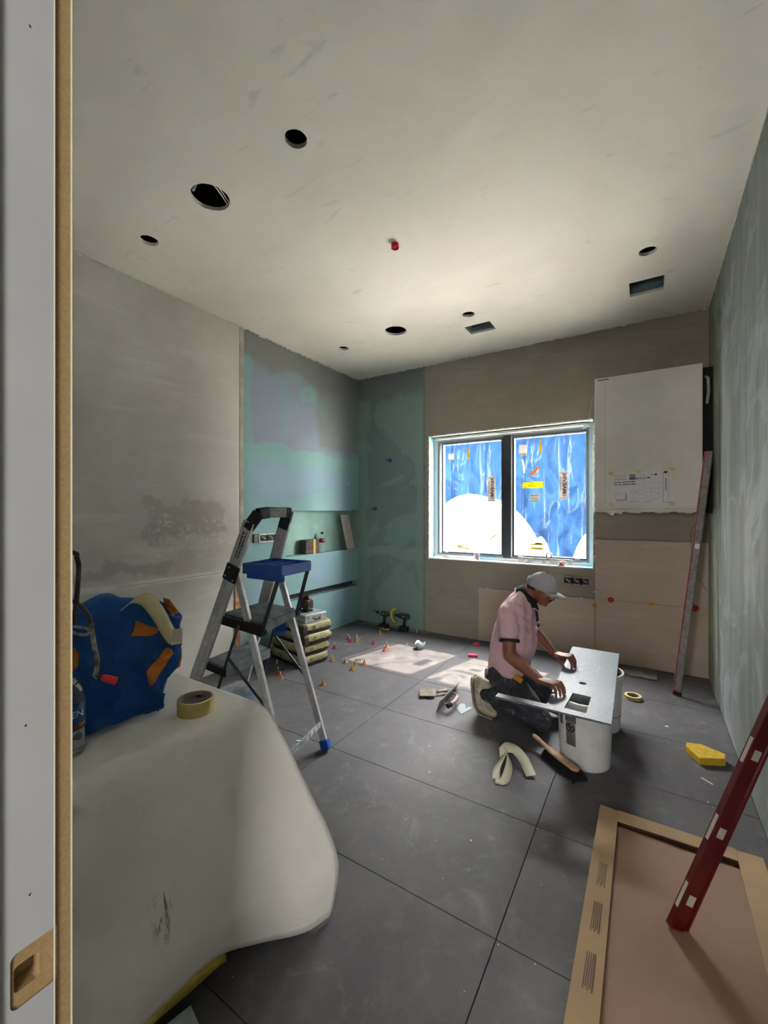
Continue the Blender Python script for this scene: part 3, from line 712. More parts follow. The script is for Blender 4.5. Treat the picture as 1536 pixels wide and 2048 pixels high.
# ------------------------------------------------------------------ OUTLETS, PIPES, CAPS
M_BOX = mat('outlet_frame', (196, 196, 190), 0.5, var=0.03); M_BOXS = mat('outlet_side', (92, 98, 84), 0.6, var=0.05)
def outlet(loc, right, out, label, w=0.34, h=0.088, dark=False, side=0.0):
    right = V(right); out = V(out); up = V((0, 0, 1)); loc = V(loc)
    t = thing('socket_box', loc, label, 'socket')
    R = Matrix((right, -out, up)).transposed()
    d = 0.02
    def bx(name, m, cx, cz, sx, sz, dd, th, bev=0.0):
        return MB().obox(loc + right * cx + up * cz + out * (dd + th / 2), sx, th, sz, R=R).build(name, m, t, bevel=bev)
    bx('back_box', M_BOXS, 0, 0, w, h, 0, d, 0.003)
    fm = mat('outlet_frame_grey', (150, 148, 142), 0.5, var=0.05) if dark else M_BOX
    g0 = -w / 2 + side; n = 3; cw = (w - side) / n
    for k in range(n):
        cx = g0 + cw * (k + 0.5)
        q = MB()
        for a, b, e, f in ((-cw / 2, 0, 0.010, h), (cw / 2, 0, 0.010, h)): q.obox(loc + right * (cx + a) + out * (d + 0.004), e, 0.008, f * 0.98, R=R)
        q.obox(loc + right * cx + up * (h / 2 - 0.006) + out * (d + 0.004), cw, 0.008, 0.012, R=R).obox(loc + right * cx - up * (h / 2 - 0.006) + out * (d + 0.004), cw, 0.008, 0.012, R=R)
        q.build('frame', fm, t)
        bx('insert', M_BLK, cx, 0, cw - 0.01, h - 0.022, d, 0.003)
        a = random.uniform(-.6, .6)
        MB().tube([loc + right * (cx - .02) + up * .018 + out * (d + .004), loc + right * cx + out * (d + .012), loc + right * (cx + .022) + up * (-.012 + .01 * a) + out * (d + .005)], 0.0045, 8).build('wire', mat('wire_white', (206, 204, 198), 0.5, var=0), t, smooth=True)
    return t
outlet((XL + 0.0005, 2.955, 1.172), (0, 1, 0), (1, 0, 0), 'triple open socket box on blue-green left wall behind the ladder', w=0.36, h=0.086, side=0.06)
outlet((-0.604, YB - 0.0005, 0.752), (1, 0, 0), (0, -1, 0), 'dark triple open socket box on back wall under the window', w=0.235, h=0.083, dark=True)
M_PIPE = mat('blue_pipe', (22, 96, 150), 0.4, var=0.05)
for (X, Z, dx, lb) in ((-2.768, 2.083, -.02, 'upper blue pipe stub sticking out of the green back wall'), (-2.990, 1.473, -.02, 'lower blue pipe stub sticking out of the green back wall')):
    t = thing('pipe_stub', (X, YB, Z), lb, 'pipe')
    MB().cyl((X, YB, Z), (X + .005, YB - 0.10, Z), 0.012, seg=16).build('pipe', M_PIPE, t, smooth=False)
    MB().lathe((X, YB - 0.002, Z), [(0.013, 0), (0.013, 0.010), (0.027, 0.010), (0.027, 0)], (0, -1, 0), 20, True).build('collar', mat('blue_collar', (36, 74, 96), 0.5, var=0.1), t)
t = thing('ceiling_plug', (-1.402, 2.357, H), 'red plastic cap hanging from the middle of the ceiling', 'cap')
MB().lathe((-1.402, 2.357, H), [(0.0, 0), (0.024, 0), (0.026, -0.028), (0.022, -0.028), (0.020, -0.010), (0, -0.010)], seg=24).build('cup', M_RED, t)
MB().lathe((-1.402, 2.357, H), [(0.0, -0.010), (0.008, -0.010), (0.008, -0.024), (0, -0.024)], seg=12).build('nozzle', M_RED, t)

# levelling caps: a domed nut with four legs and a white strap tip
M_YEL = mat('yellow_plastic', (206, 150, 34), 0.45, var=0.08)
M_CAPR = mat('crimson_plastic', (170, 26, 48), 0.45, var=0.08); M_TIP = mat('strap_white', (226, 224, 216), 0.5, var=0)
def cap_proto(m, tip=True):
    t = thing('tile_spacer', (0, 0, 0))
    mb = MB(); mb.lathe((0, 0, 0.0), [(0.019, 0), (0.024, 0), (0.024, 0.004), (0.019, 0.004)], seg=20, closed=True)
    for k in range(4):
        a = k * math.pi / 2 + 0.4; mb.bar((0.021 * math.cos(a), 0.021 * math.sin(a), 0.002), (0.005 * math.cos(a), 0.005 * math.sin(a), 0.026), 0.007, 0.004)
    mb.lathe((0, 0, 0.022), [(0, 0), (0.008, 0), (0.006, 0.014), (0.004, 0.022), (0, 0.022)], seg=14)
    mb.build('cap', m, t)
    if tip: MB().box(-0.0028, 0.0028, -0.0015, 0.0015, 0.040, 0.062).build('strap', M_TIP, t)
    return t
def place(proto, used, loc, rz, label, group, rot=None):
    o = proto if not used else copy_tree(proto)
    o.location = loc; o.rotation_euler = rot if rot else (0, 0, rz)
    tag(o, label, 'tile spacer', group); return o
yp = cap_proto(M_YEL); rp = cap_proto(M_CAPR)
ylist = [((-2.677, 2.576), 'yellow levelling cap beside a red one at the ladder foot side of the bag stack'), ((-2.282, 2.677), 'lone yellow levelling cap nearest the ladder rear leg'),
 ((-2.575, 3.150), 'yellow levelling cap right against the bag stack'), ((-2.431, 3.169), 'leftmost of the four yellow caps at the corner of the sunlit patch'),
 ((-2.320, 3.178), 'yellow cap between two others in the cluster of four by the sun patch'), ((-2.264, 3.244), 'rightmost yellow cap in the cluster of four by the sun patch'),
 ((-2.270, 3.063), 'yellow cap nearest the camera in the cluster of four by the sun patch'), ((-2.338, 3.766), 'yellow cap behind a red one at far edge of the sun patch'),
 ((-2.721, 3.746), 'yellow cap beside the red pair, nearer of two yellow ones, far left floor'), ((-2.770, 3.822), 'yellow cap beside the red pair, farther of two yellow ones, far left floor'),
 ((-2.645, 4.105), 'yellow cap on the floor just in front of the drills')]
for i, (p, lb) in enumerate(ylist): place(yp, i > 0, (p[0], p[1], 0), random.random() * 3, lb, 'yellow levelling caps on the floor')
rlist = [((-2.772, 2.640), 'red levelling cap touching the yellow one in front of the bag stack'), ((-2.786, 3.444), 'lone red levelling cap on the floor right of the bag stack'),
 ((-2.845, 3.763), 'farther of the two red caps standing together, far left floor'), ((-2.783, 3.700), 'nearer of the two red caps standing together, far left floor'),
 ((-2.524, 3.787), 'lone red levelling cap between the red pair and the sun patch'), ((-2.301, 3.657), 'red levelling cap inside the far edge of the sun patch')]
for i, (p, lb) in enumerate(rlist): place(rp, i > 0, (p[0], p[1], 0), random.random() * 3, lb, 'red levelling caps on the floor')
# domed caps clipped on the wall tile joints
def wall_cap(m, X, Z, lb, grp, red=False):
    t = thing('tile_spacer', (X, YB - 0.011, Z), lb, 'tile spacer', grp)
    if red:
        MB().lathe((X, YB - 0.0112, Z), [(0.0, 0), (0.027, 0), (0.027, 0.006), (0.020, 0.016), (0.008, 0.020), (0.008, 0.028), (0, 0.028)], (0, -1, 0), 22).build('cap', m, t)
    else:
        mb = MB().lathe((X, YB - 0.0112, Z), [(0.016, 0), (0.024, 0), (0.024, 0.005), (0.016, 0.005)], (0, -1, 0), 20, True)
        for k in range(4):
            a = k * math.pi / 2; mb.bar((X + 0.020 * math.cos(a), YB - 0.014, Z + 0.020 * math.sin(a)), (X + 0.004 * math.cos(a), YB - 0.035, Z + 0.004 * math.sin(a)), 0.007, 0.004)
        mb.lathe((X, YB - 0.032, Z), [(0, 0), (0.008, 0), (0.006, 0.012), (0, 0.012)], (0, -1, 0), 12)
        mb.build('cap', m, t)
        MB().box(X - 0.0015, X + 0.0015, YB - 0.066, YB - 0.045, Z - 0.003, Z + 0.003).build('strap', M_TIP, t)
wall_cap(M_YEL, -0.4425, 0.521, 'yellow clip on the vertical joint below the socket box', 'yellow clips on the wall tiles')
wall_cap(M_YEL, 0.012, 0.596, 'yellow clip on the horizontal joint between two red clips', 'yellow clips on the wall tiles')
wall_cap(M_YEL, -0.4425, 0.125, 'yellow clip low on the vertical joint, behind the far end of the slab', 'yellow clips on the wall tiles')
wall_cap(M_CAPR, -0.306, 0.596, 'round red clip on the tile joint right of the socket box', 'red clips on the wall tiles', True)
wall_cap(M_CAPR, 0.338, 0.596, 'round red clip on the tile joint beside the leaning straightedge', 'red clips on the wall tiles', True)
for (X, Z, lb) in ((-1.50, 0.589, 'white spacer tab on the top edge of the left wall tile, near its free end'), (-0.56, 0.589, 'white spacer tab on the top edge of the left wall tile, under the socket box'), (-0.4425, 0.66, 'white spacer tab on the vertical tile edge just above the joint crossing'), (-0.4425, 1.0, 'white spacer tab on the vertical tile edge at window board height'), (-0.4425, 1.13, 'topmost white spacer tab on the vertical tile edge beside the window')):
    tag(MB().box(X - 0.010, X + 0.010, YB - 0.022, YB - 0.011, Z - 0.004, Z + 0.004).build('spacer_tab', M_TIP), lb, 'tile spacer', 'white spacer tabs in the wall tile joints')
t = thing('tile_spacer', (-1.569, 4.35, 0), 'flat red cap lying on the floor against the first wall tile', 'tile spacer')
MB().lathe((-1.569, 4.35, 0), [(0, 0), (0.036, 0), (0.036, 0.008), (0.026, 0.020), (0.010, 0.024), (0, 0.024)], seg=22).build('cap', mat('bright_red', (206, 40, 58), 0.45, var=0.05), t)
for (X, Y, lb) in ((-2.33, 4.42, 'white strap stub standing on floor in front of the window wall'), (-2.16, 3.86, 'white strap stub leaning beside the clear cup'), (-1.73, 4.44, 'dark stub standing on floor at the window wall'), (-0.05, 4.36, 'grey stub standing on floor at the tiled wall'), (-2.96, 2.80, 'thin white stub standing in front of the bag stack')):
    tag(MB().bar((X, Y, 0), (X + 0.01, Y, 0.045), 0.012, 0.005).build('spacer_tab', M_TIP if 'white' in lb else mat('dull_grey', (112, 106, 98), 0.7)), lb, 'tile spacer')
t = thing('plastic_cup', (-2.03, 3.93, 0), 'crushed clear plastic cup on floor at far edge of the sun patch', 'cup')
mb = MB(); rows = []
for j in range(5):
    r = 0.030 + 0.006 * j; row = []
    for i in range(25):
        a = 2 * math.pi * i / 24; row.append((-2.03 + r * math.cos(a), 3.93 + r * math.sin(a), 0.002 + 0.014 * j * (1 + 0.25 * math.sin(3 * a))))
    rows.append(row)
mb.grid(rows); mb.build('shell', mat('milky_plastic', (186, 200, 204), 0.3, var=0.1), t, thick=0.002, smooth=True)

# ------------------------------------------------------------------ WATER HEATER wrapped in white paper
M_WRAP = mat('white_wrapping_paper', (206, 203, 197), 0.75, var=0.05, vscale=2.5, bump=0.12, bscale=5)
t = thing('wall_cabinet', (-0.02, 4.5, 1.436), 'tall wall cabinet wrapped in white paper, taped drawing on its front', 'cabinet')
mb = MB().box(-0.412, 0.362, 4.18, YB, 1.440, 2.618); mb.build('wrapped_body', M_WRAP, t, bevel=0.008, bseg=3)
mb = MB(); rows = []
for i in range(2): pass
rows = [[(-0.412 + 0.774 * k / 30, 4.176 + 0.004 * math.sin(k * 1.3), z + (0.006 * math.sin(k * 0.9) + 0.004 * math.sin(k * 2.3) if z < 1.45 else 0)) for k in range(31)] for z in (1.425, 1.46)]
mb.grid(rows); mb.build('paper_hem', M_WRAP, t, thick=0.002, smooth=True)
MB().box(-0.33, -0.328, 4.178, 4.1795, 1.44, 2.60).build('paper_seam', mat('seam_grey', (150, 147, 141), 0.8, var=0), t)
MB().prism([(-0.33, 4.178, 1.436), (-0.27, 4.172, 1.395), (-0.25, 4.175, 1.425), (-0.20, 4.17, 1.41), (-0.19, 4.178, 1.436)], (0, 0.003, 0)).build('torn_paper', M_TIP, t)
MB().box(-0.39, -0.30, 4.175, 4.179, 2.596, 2.602).build('slot', M_DARK, t)
MB().box(0.363, XR - 0.004, 4.26, YB - 0.001, 1.42, 2.60).build('side_shadow_panel', mat('gap_shadow_black', (12, 12, 14), 0.9, var=0), t)  # black panel stands in for the shadow in the gap beside the wall
mb = MB(); mb.tube([(0.385, 4.24, 2.52), (0.40, 4.215, 2.50), (0.402, 4.21, 2.40), (0.395, 4.235, 2.30)], 0.012, 10); mb.build('hose', mat('pale_hose', (160, 158, 150), 0.6), t, smooth=True)
PY = 4.1765
M_PAPER = mat('drawing_paper', (206, 206, 210), 0.7, var=0.02); M_MTAPE = mat('masking_tape', (196, 186, 128), 0.7, var=0.08)
dw = thing('site_drawing', (-0.06, PY, 1.49), 'printed elevation drawing with handwritten notes taped to the wrapped cabinet', 'drawing')
MB().prism([(-0.272, PY + 0.0015, 1.494), (0.155, PY + 0.0015, 1.497), (0.150, PY + 0.0015, 1.778), (-0.268, PY + 0.0015, 1.764)], (0, -0.0012, 0)).build('sheet', M_PAPER, dw)
PD = PY + 0.0003
def ink(x0, x1, z0, z1, m=M_BLK): MB().box(x0, x1, PD - 0.0008, PD, z0, z1).build('printed_mark', m, dw)
M_GI = mat('grey_ink', (128, 132, 138), 0.8, var=0.1); M_LI = mat('light_ink', (160, 164, 170), 0.8, var=0)
M_PI = mat('pink_ink', (176, 158, 160), 0.8, var=0.1)
for z in (1.745, 1.733, 1.716, 1.708): ink(-0.255, -0.165, z, z + 0.005, M_PI)
ink(-0.142, -0.098, 1.722, 1.755, M_GI); ink(-0.142, -0.10, 1.706, 1.722, mat('mid_ink', (84, 88, 92), 0.8, var=0.1)); ink(-0.098, -0.074, 1.708, 1.724, M_GI); ink(-0.070, -0.018, 1.708, 1.726, M_LI)
ink(-0.014, 0.008, 1.714, 1.724); ink(0.040, 0.056, 1.738, 1.752); ink(0.012, 0.03, 1.741, 1.745); ink(-0.07, -0.05, 1.741, 1.744, M_GI); ink(-0.04, -0.03, 1.738, 1.75, M_LI)
ink(0.098, 0.100, 1.512, 1.765); ink(0.098, 0.148, 1.510, 1.512); ink(0.134, 0.136, 1.512, 1.765, M_GI); ink(0.104, 0.128, 1.752, 1.768); ink(0.10, 0.134, 1.735, 1.737, M_GI); ink(0.10, 0.134, 1.605, 1.607, M_GI)
ink(-0.255, -0.098, 1.509, 1.510, M_GI); ink(-0.05, 0.098, 1.509, 1.510, M_GI)
def rectm(x0, x1, z0, z1, m, w=0.002):
    ink(x0, x1, z0, z0 + w, m); ink(x0, x1, z1 - w, z1, m); ink(x0, x0 + w, z0, z1, m); ink(x1 - w, x1, z0, z1, m)
rectm(-0.246, -0.166, 1.534, 1.594, M_GI, 0.0025); ink(-0.170, -0.165, 1.534, 1.585); ink(-0.246, -0.165, 1.532, 1.536)
rectm(-0.12, -0.02, 1.545, 1.585, M_LI); rectm(0.01, 0.07, 1.535, 1.59, M_LI); rectm(0.0, 0.075, 1.625, 1.675, M_LI); rectm(-0.12, -0.03, 1.62, 1.66, M_LI)
for X, Z in ((-0.232, 1.522), (-0.128, 1.522), (-0.018, 1.522), (-0.128, 1.602), (-0.018, 1.602)): ink(X - .004, X + .005, Z - .002, Z + .002); ink(X + .012, X + .045, Z - .001, Z + .002, M_GI)
text_mesh('handwriting', 'Wall Tile - Kendi Bone Matte', 0.0135, (-0.180, PD - 0.0008, 1.688), (1, 0, 0.03), (0.12, 0, 1), M_BLK, dw, depth=0.0003, bold=0.0007)
text_mesh('handwriting', 'Floor Tile - Kendi Bone Matte', 0.0135, (-0.177, PD - 0.0008, 1.668), (1, 0, 0.03), (0.12, 0, 1), M_BLK, dw, depth=0.0003, bold=0.0007)
text_mesh('lettering', 'BATH ELEVATIONS', 0.011, (0.118, PD - 0.0008, 1.665), (0, 0, 1), (-1, 0, 0), M_BLK, dw, depth=0.0003, bold=0.0006)
for X, Z, a in ((-0.282, 1.768, 0.7), (-0.075, 1.776, 0.1), (0.158, 1.784, 0.6), (-0.276, 1.494, 1.2), (0.160, 1.500, 0.3)):
    MB().obox((X, PY - 0.0008, Z), 0.040, 0.0012, 0.030, R=Matrix.Rotation(a, 3, 'Y')).build('masking_tape', M_MTAPE, dw)
tag(MB().tube([(-0.497, 4.515, 2.30), (-0.492, 4.505, 2.36), (-0.470, 4.49, 2.48), (-0.430, 4.46, 2.58), (-0.418, 4.40, 2.60)], 0.003, 8).build('cable', mat('pale_green_cable', (150, 176, 172), 0.5, var=0), smooth=True), 'thin pale cable from window head up to the wrapped cabinet', 'cable')
tag(MB().tube([(0.37, 4.50, 1.42), (0.30, 4.50, 1.25), (0.315, 4.495, 1.05), (0.345, 4.497, 0.88), (0.42, 4.50, 0.75)], 0.002, 6).build('cable', mat('thin_grey_wire', (120, 116, 110), 0.5, var=0), smooth=True), 'thin wire loop hanging on tiles below the wrapped cabinet', 'cable')

# ------------------------------------------------------------------ LEANING STRAIGHTEDGE and RED LEVEL
M_STR = mat('dusty_straightedge', (126, 120, 118), 0.6, 0.2, var=0.2, vscale=30); M_STRR = mat('faded_red_edge', (186, 84, 80), 0.6, var=0.2, vscale=30)
t = thing('straightedge', (0.19, 3.99, 0), 'long dusty straightedge with faded red edge leaning in the right corner', 'level')
a, b = V((0.186, 3.985, 0.004)), V((0.402, 4.135, 1.905)); dd = (b - a).normalized()
MB().bar(a, b, 0.046, 0.022, up=(0.5, 1, 0)).build('beam', M_STR, t, bevel=0.002)
off = V((-0.026, 0.012, 0)); MB().bar(a + off, b + off, 0.006, 0.024, up=(0.5, 1, 0)).build('red_edge', M_STRR, t, bevel=0.001)
off = V((0.000, -0.0125, 0)); MB().bar(a + dd * 1.15 + off, a + dd * 1.19 + off, 0.030, 0.004, up=(0.5, 1, 0)).build('vial_window', M_PAPER, t)
MB().bar(a - dd * 0.0, a + dd * 0.03, 0.050, 0.027, up=(0.5, 1, 0)).build('end_cap', M_DARK, t, bevel=0.002)
M_LRED = mat('red_level_paint', (84, 6, 10), 0.35, var=0.15, vscale=14, coat=0.3); M_LDK = mat('dark_red_web', (96, 10, 26), 0.45, var=0.15, vscale=14)
t = thing('box_level', (0.0955, 1.733, 0.030), 'red box-beam spirit level leaning on the right wall, foot on the cardboard', 'level')
a = V((0.080, 1.725, 0.032)); b = V((0.402, 1.905, 0.900)); d, sd, u = frame(b - a, V((0.50, -0.86, 0)))
ln = (b - a).length
def P(s_, w, h): return a + d * s_ + sd * w + u * h
mb = MB()
for w in (-0.0265, 0.0265):
    mb.hexa([P(0, w - .0035, -.012), P(0, w + .0035, -.012), P(0, w + .0035, .012), P(0, w - .0035, .012), P(ln, w - .0035, -.012), P(ln, w + .0035, -.012), P(ln, w + .0035, .012), P(ln, w - .0035, .012)])
mb.build('flange', M_LRED, t, bevel=0.001)
mb = MB(); mb.hexa([P(.004, -.023, -.007), P(.004, .023, -.007), P(.004, .023, .007), P(.004, -.023, .007), P(ln - .004, -.023, -.007), P(ln - .004, .023, -.007), P(ln - .004, .023, .007), P(ln - .004, -.023, .007)])
mb.build('web', M_LRED, t)
for s0 in (0.085, 0.335, 0.62, 0.88):
    q = MB(); q.hexa([P(s0, -.011, .0065), P(s0, .011, .0065), P(s0, .011, .010), P(s0, -.011, .010), P(s0 + .036, -.011, .0065), P(s0 + .036, .011, .0065), P(s0 + .036, .011, .010), P(s0 + .036, -.011, .010)])
    q.build('vial_window', mat('vial_frame_pale', (176, 172, 160), 0.4, var=0.1), t, bevel=0.001)
    for sg in (-1, 1):
        q = MB(); w0, w1 = sg * .0295, sg * .0312
        q.hexa([P(s0 - .02, w0, -.006), P(s0 - .02, w1, -.006), P(s0 - .02, w1, .006), P(s0 - .02, w0, .006), P(s0 + .07, w0, -.006), P(s0 + .07, w1, -.006), P(s0 + .07, w1, .006), P(s0 + .07, w0, .006)])
        q.build('side_window', _mats['vial_frame_pale'], t)
MB().hexa([P(-.006, -.031, -.013), P(-.006, .031, -.013), P(-.006, .031, .013), P(-.006, -.031, .013), P(.003, -.031, -.013), P(.003, .031, -.013), P(.003, .031, .013), P(.003, -.031, .013)]).build('end_cap', M_LDK, t, bevel=0.002)

# ------------------------------------------------------------------ CARDBOARD TRAY
M_CARD = mat('brown_cardboard', (134, 106, 88), 0.85, var=0.07, vscale=3); M_CARDL = mat('pale_cardboard', (152, 126, 94), 0.85, var=0.08, vscale=5)
t = thing('cardboard_box', (0.07, 1.5, 0), 'flat open brown cardboard box on floor at lower right', 'box')
x0, x1, y0, y1, hh = -0.195, 0.385, 0.62, 2.225, 0.045
MB().box(x0, x1, y0, y1, 0.001, 0.006).build('base', M_CARD, t)
MB().box(x0 + .002, x1 - .002, y0, y1 - .08, 0.022, 0.027).build('inner_panel', M_CARD, t)
for nm, bx in (('side_wall', (x0, x0 + .004, y0, y1, .001, hh)), ('side_wall', (x1 - .004, x1, y0, y1, .001, hh)), ('side_wall', (x0, x1, y1 - .004, y1, .001, hh))):
    MB().box(*bx).build(nm, M_CARDL, t)
MB().hexa([(x0, y0, hh), (x0 + .085, y0, hh - .006), (x0 + .075, y1 - .001, hh - .004), (x0, y1, hh), (x0, y0, hh + .004), (x0 + .085, y0, hh - .002), (x0 + .075, y1 - .001, hh), (x0, y1, hh + .004)]).build('flap', M_CARDL, t)
MB().hexa([(x1 - .085, y0, hh - .006), (x1, y0, hh), (x1, y1, hh), (x1 - .085, y1, hh - .004), (x1 - .085, y0, hh - .002), (x1, y0, hh + .004), (x1, y1, hh + .004), (x1 - .085, y1, hh)]).build('flap', M_CARDL, t)
MB().hexa([(x0 + .075, y1 - .070, hh - .004), (x1 - .085, y1 - .062, hh - .004), (x1 - .085, y1, hh), (x0 + .075, y1, hh), (x0 + .075, y1 - .070, hh + .0), (x1 - .085, y1 - .062, hh), (x1 - .085, y1, hh + .004), (x0 + .075, y1, hh + .004)]).build('flap', M_CARDL, t)
for k in range(3):
    for q in range(5):
        yy = 1.86 - k * 0.20
        MB().box(x0 + 0.030 + q * .006, x0 + 0.0315 + q * .006, yy - .12 + 0.01 * (q % 2), yy, hh + .0005, hh + .0048).build('printed_line', M_INK, t) if k < 3 else None

# ------------------------------------------------------------------ WORK TABLE under a white foam sheet
M_WOODT = mat('table_ply', (150, 124, 92), 0.8)
t = thing('work_table', (-1.95, 0.62, 0), 'work table hidden under the white protective sheet at left', 'table')
MB().box(-2.68, -1.20, 0.24, 1.005, 0.705, 0.735).build('tabletop', M_WOODT, t, bevel=0.002)
for X in (-2.62, -1.26):
    for Yy in (0.30, 0.95): MB().box(X - .025, X + .025, Yy - .025, Yy + .025, 0, 0.705).build('leg', M_WOODT, t)
def m_foam():
    t = NT('white_foam_sheet'); p = t.pos(); x, y, z = t.xyz(p)
    n = t.noise(p, 3, 5, 0.6); w = t.noise(t.mapv(p, (22, 22, 75)), 1.0, 3, 0.55, 0.6); f = t.noise(p, 240, 3, 0.6)
    c = t.mix(t.step(n, 0.3, 0.7), lin((226, 225, 218)), lin((234, 233, 227)))
    # dark scuffs
    sc = t.noise(t.mapv(p, (1, 26, 9), (0, 0, 0), (0.5, 0, 0)), 1.0, 5, 0.75, 0.6)
    reg = t.math('MULTIPLY', t.band(y, 0.60, 0.66, 0.02), t.band(z, 0.30, 0.42, 0.02))
    c = t.mix(t.math('MULTIPLY', t.step(sc, 0.50, 0.62), reg), c, lin((110, 108, 96)))
    t.col(c); t.rough(0.65); t.b.inputs['Sheen Weight'].default_value = 0.2
    t.bump(t.math('ADD', w, t.math('MULTIPLY', f, 0.15)), 0.35, 0.004)
    return t.m
M_FOAM = m_foam()
def cr(pts, n):
    """catmull-rom through pts"""
    pts = [V(p) for p in pts]; out = []
    P_ = [pts[0] * 2 - pts[1]] + pts + [pts[-1] * 2 - pts[-2]]
    for i in range(1, len(P_) - 2):
        for k in range(n):
            u = k / n
            a, b, c, d = P_[i - 1], P_[i], P_[i + 1], P_[i + 2]
            out.append(0.5 * ((2 * b) + (c - a) * u + (2 * a - 5 * b + 4 * c - d) * u * u + (3 * b - a - 3 * c + d) * u ** 3))
    out.append(pts[-1]); return out
TZ = 0.745
# profiles hanging over the right edge, from the far corner (s=0) to the near end
profs = [
 [(-1.178, 1.028, TZ), (-1.135, 1.038, 0.722), (-1.06, 1.055, 0.62), (-0.998, 1.095, 0.46), (-0.950, 1.145, 0.31), (-0.925, 1.165, 0.18), (-0.945, 1.155, 0.012)],
 [(-1.186, 0.985, TZ + .001), (-1.150, 0.985, 0.722), (-1.095, 0.985, 0.60), (-1.040, 1.00, 0.44), (-0.990, 1.025, 0.29), (-0.965, 1.045, 0.16), (-0.985, 1.055, 0.012)],
 [(-1.192, 0.91, TZ + .002), (-1.163, 0.91, 0.720), (-1.125, 0.905, 0.59), (-1.085, 0.90, 0.43), (-1.050, 0.905, 0.28), (-1.045, 0.915, 0.16), (-1.070, 0.940, 0.030)],
 [(-1.198, 0.80, TZ + .003), (-1.172, 0.80, 0.718), (-1.140, 0.795, 0.59), (-1.110, 0.785, 0.44), (-1.090, 0.785, 0.30), (-1.085, 0.79, 0.19), (-1.100, 0.805, 0.090)],
 [(-1.204, 0.66, TZ + .003), (-1.180, 0.66, 0.716), (-1.140, 0.655, 0.59), (-1.105, 0.64, 0.45), (-1.075, 0.63, 0.33), (-1.060, 0.63, 0.24), (-1.070, 0.635, 0.145)],
 [(-1.212, 0.50, TZ + .003), (-1.185, 0.50, 0.714), (-1.135, 0.495, 0.59), (-1.090, 0.485, 0.46), (-1.050, 0.48, 0.35), (-1.025, 0.475, 0.27), (-1.025, 0.470, 0.20)],
 [(-1.220, 0.34, TZ + .003), (-1.19, 0.34, 0.714), (-1.13, 0.335, 0.59), (-1.08, 0.33, 0.47), (-1.03, 0.325, 0.37), (-1.00, 0.32, 0.30), (-0.99, 0.32, 0.24)],
 [(-1.225, 0.225, TZ + .003), (-1.19, 0.225, 0.714), (-1.12, 0.225, 0.59), (-1.06, 0.225, 0.48), (-1.01, 0.225, 0.38), (-0.98, 0.225, 0.31), (-0.97, 0.225, 0.25)]]
cols_ = [cr(p, 5) for p in profs]
rows = []
for k in range(len(cols_[0])): rows.append(cr([c[k] for c in cols_], 6))
rt = list(zip(*rows))                       # rt[s][k]
top_edge = [r_[0] for r_ in rt]
ct = thing('protective_sheet', (-1.18, 0.62, 0), 'white foam protective sheet draped over the table and flaring to the floor', 'sheet')
def tz(x, y): return TZ + 0.003 + 0.0035 * noise.noise(V((x * 3, y * 3, 0.4))) + 0.002 * noise.noise(V((x * 9, y * 9, 2)))
trow = []
for p, side_ in zip(top_edge, rt):
    row = []
    for k in range(28, 0, -1):
        f = k / 28; x = p.x + (-2.70 - p.x) * f; row.append(V((x, p.y, tz(x, p.y) if k > 1 else (p.z + tz(x, p.y)) / 2)))
    trow.append(row + list(side_))
MB().grid(trow).build('sheet_body', M_FOAM, ct, smooth=True, thick=0.005)
# far side hanging straight
rows2 = []
for z_, dy in ((TZ, 0), (0.72, 0.012), (0.5, 0.03), (0.25, 0.045), (0.02, 0.06)):
    rows2.append([(-1.178 - (0.0 if z_ > .73 else 0.0) + (-2.70 + 1.178) * k / 20, 1.028 + dy + 0.01 * math.sin(k * 1.1) * (TZ - z_), z_) if k else V(cols_[0][0 if z_ == TZ else int((TZ - z_) / TZ * 30)]) for k in range(21)])
MB().grid(rows2).build('hanging_side', M_FOAM, ct, smooth=True, thick=0.004)
# yellowish film edge along the lifted hem
hem = [r_[-1] for r_ in rt][17:]
MB().grid([[p + V((0.002, 0, 0.0)) for p in hem], [p + V((0.006, 0.0, -0.024 - 0.008 * math.sin(i * .5))) for i, p in enumerate(hem)]]).build('film_hem', mat('yellow_film', (176, 160, 52), 0.4, var=0.15), ct, smooth=True, thick=0.0015)
tag(MB().hexa([(-1.115, 0.725, 0.001), (-1.145, 0.60, 0.001), (-0.95, 0.56, 0.001), (-1.01, 0.70, 0.001), (-1.115, 0.725, 0.012), (-1.145, 0.60, 0.012), (-0.95, 0.56, 0.012), (-1.01, 0.70, 0.012)]).build('tile_offcut', mat('bluish_offcut', (214, 226, 232), 0.5, var=0.2, vscale=8), bevel=0.001), 'pale marbled tile offcut on floor under the sheet hem at bottom left', 'tile')

# ------------------------------------------------------------------ BLUE BAG
M_BAGB = mat('cobalt_fabric', (14, 82, 158), 0.8, var=0.14, vscale=9, bump=0.25, bscale=260)
M_BAGO = mat('orange_fabric', (206, 122, 34), 0.8, var=0.08, vscale=30, bump=0.2, bscale=260)
BU = V((0.44, 0.898, 0)).normalized(); BO = V((0.898, -0.44, 0)).normalized(); BC = V((-1.462, 0.722, 0.7545))
def bp(u, o, z): return BC + BU * u + BO * o + V((0, 0, z))
RB = Matrix((BU, -BO, V((0, 0, 1)))).transposed()
bag = thing('duffel_bag', BC, 'bulky blue fabric bag with orange patches standing on the sheet-covered table', 'bag')
mb = MB()
mb.ell(bp(0, 0, 0.195), (0.168, 0.105, 0.200), RB, 32, 20)
mb.ell(bp(-0.02, 0, 0.100), (0.150, 0.105, 0.110), RB, 28, 16); mb.ell(bp(0.06, 0, 0.26), (0.115, 0.095, 0.115), RB, 28, 16)
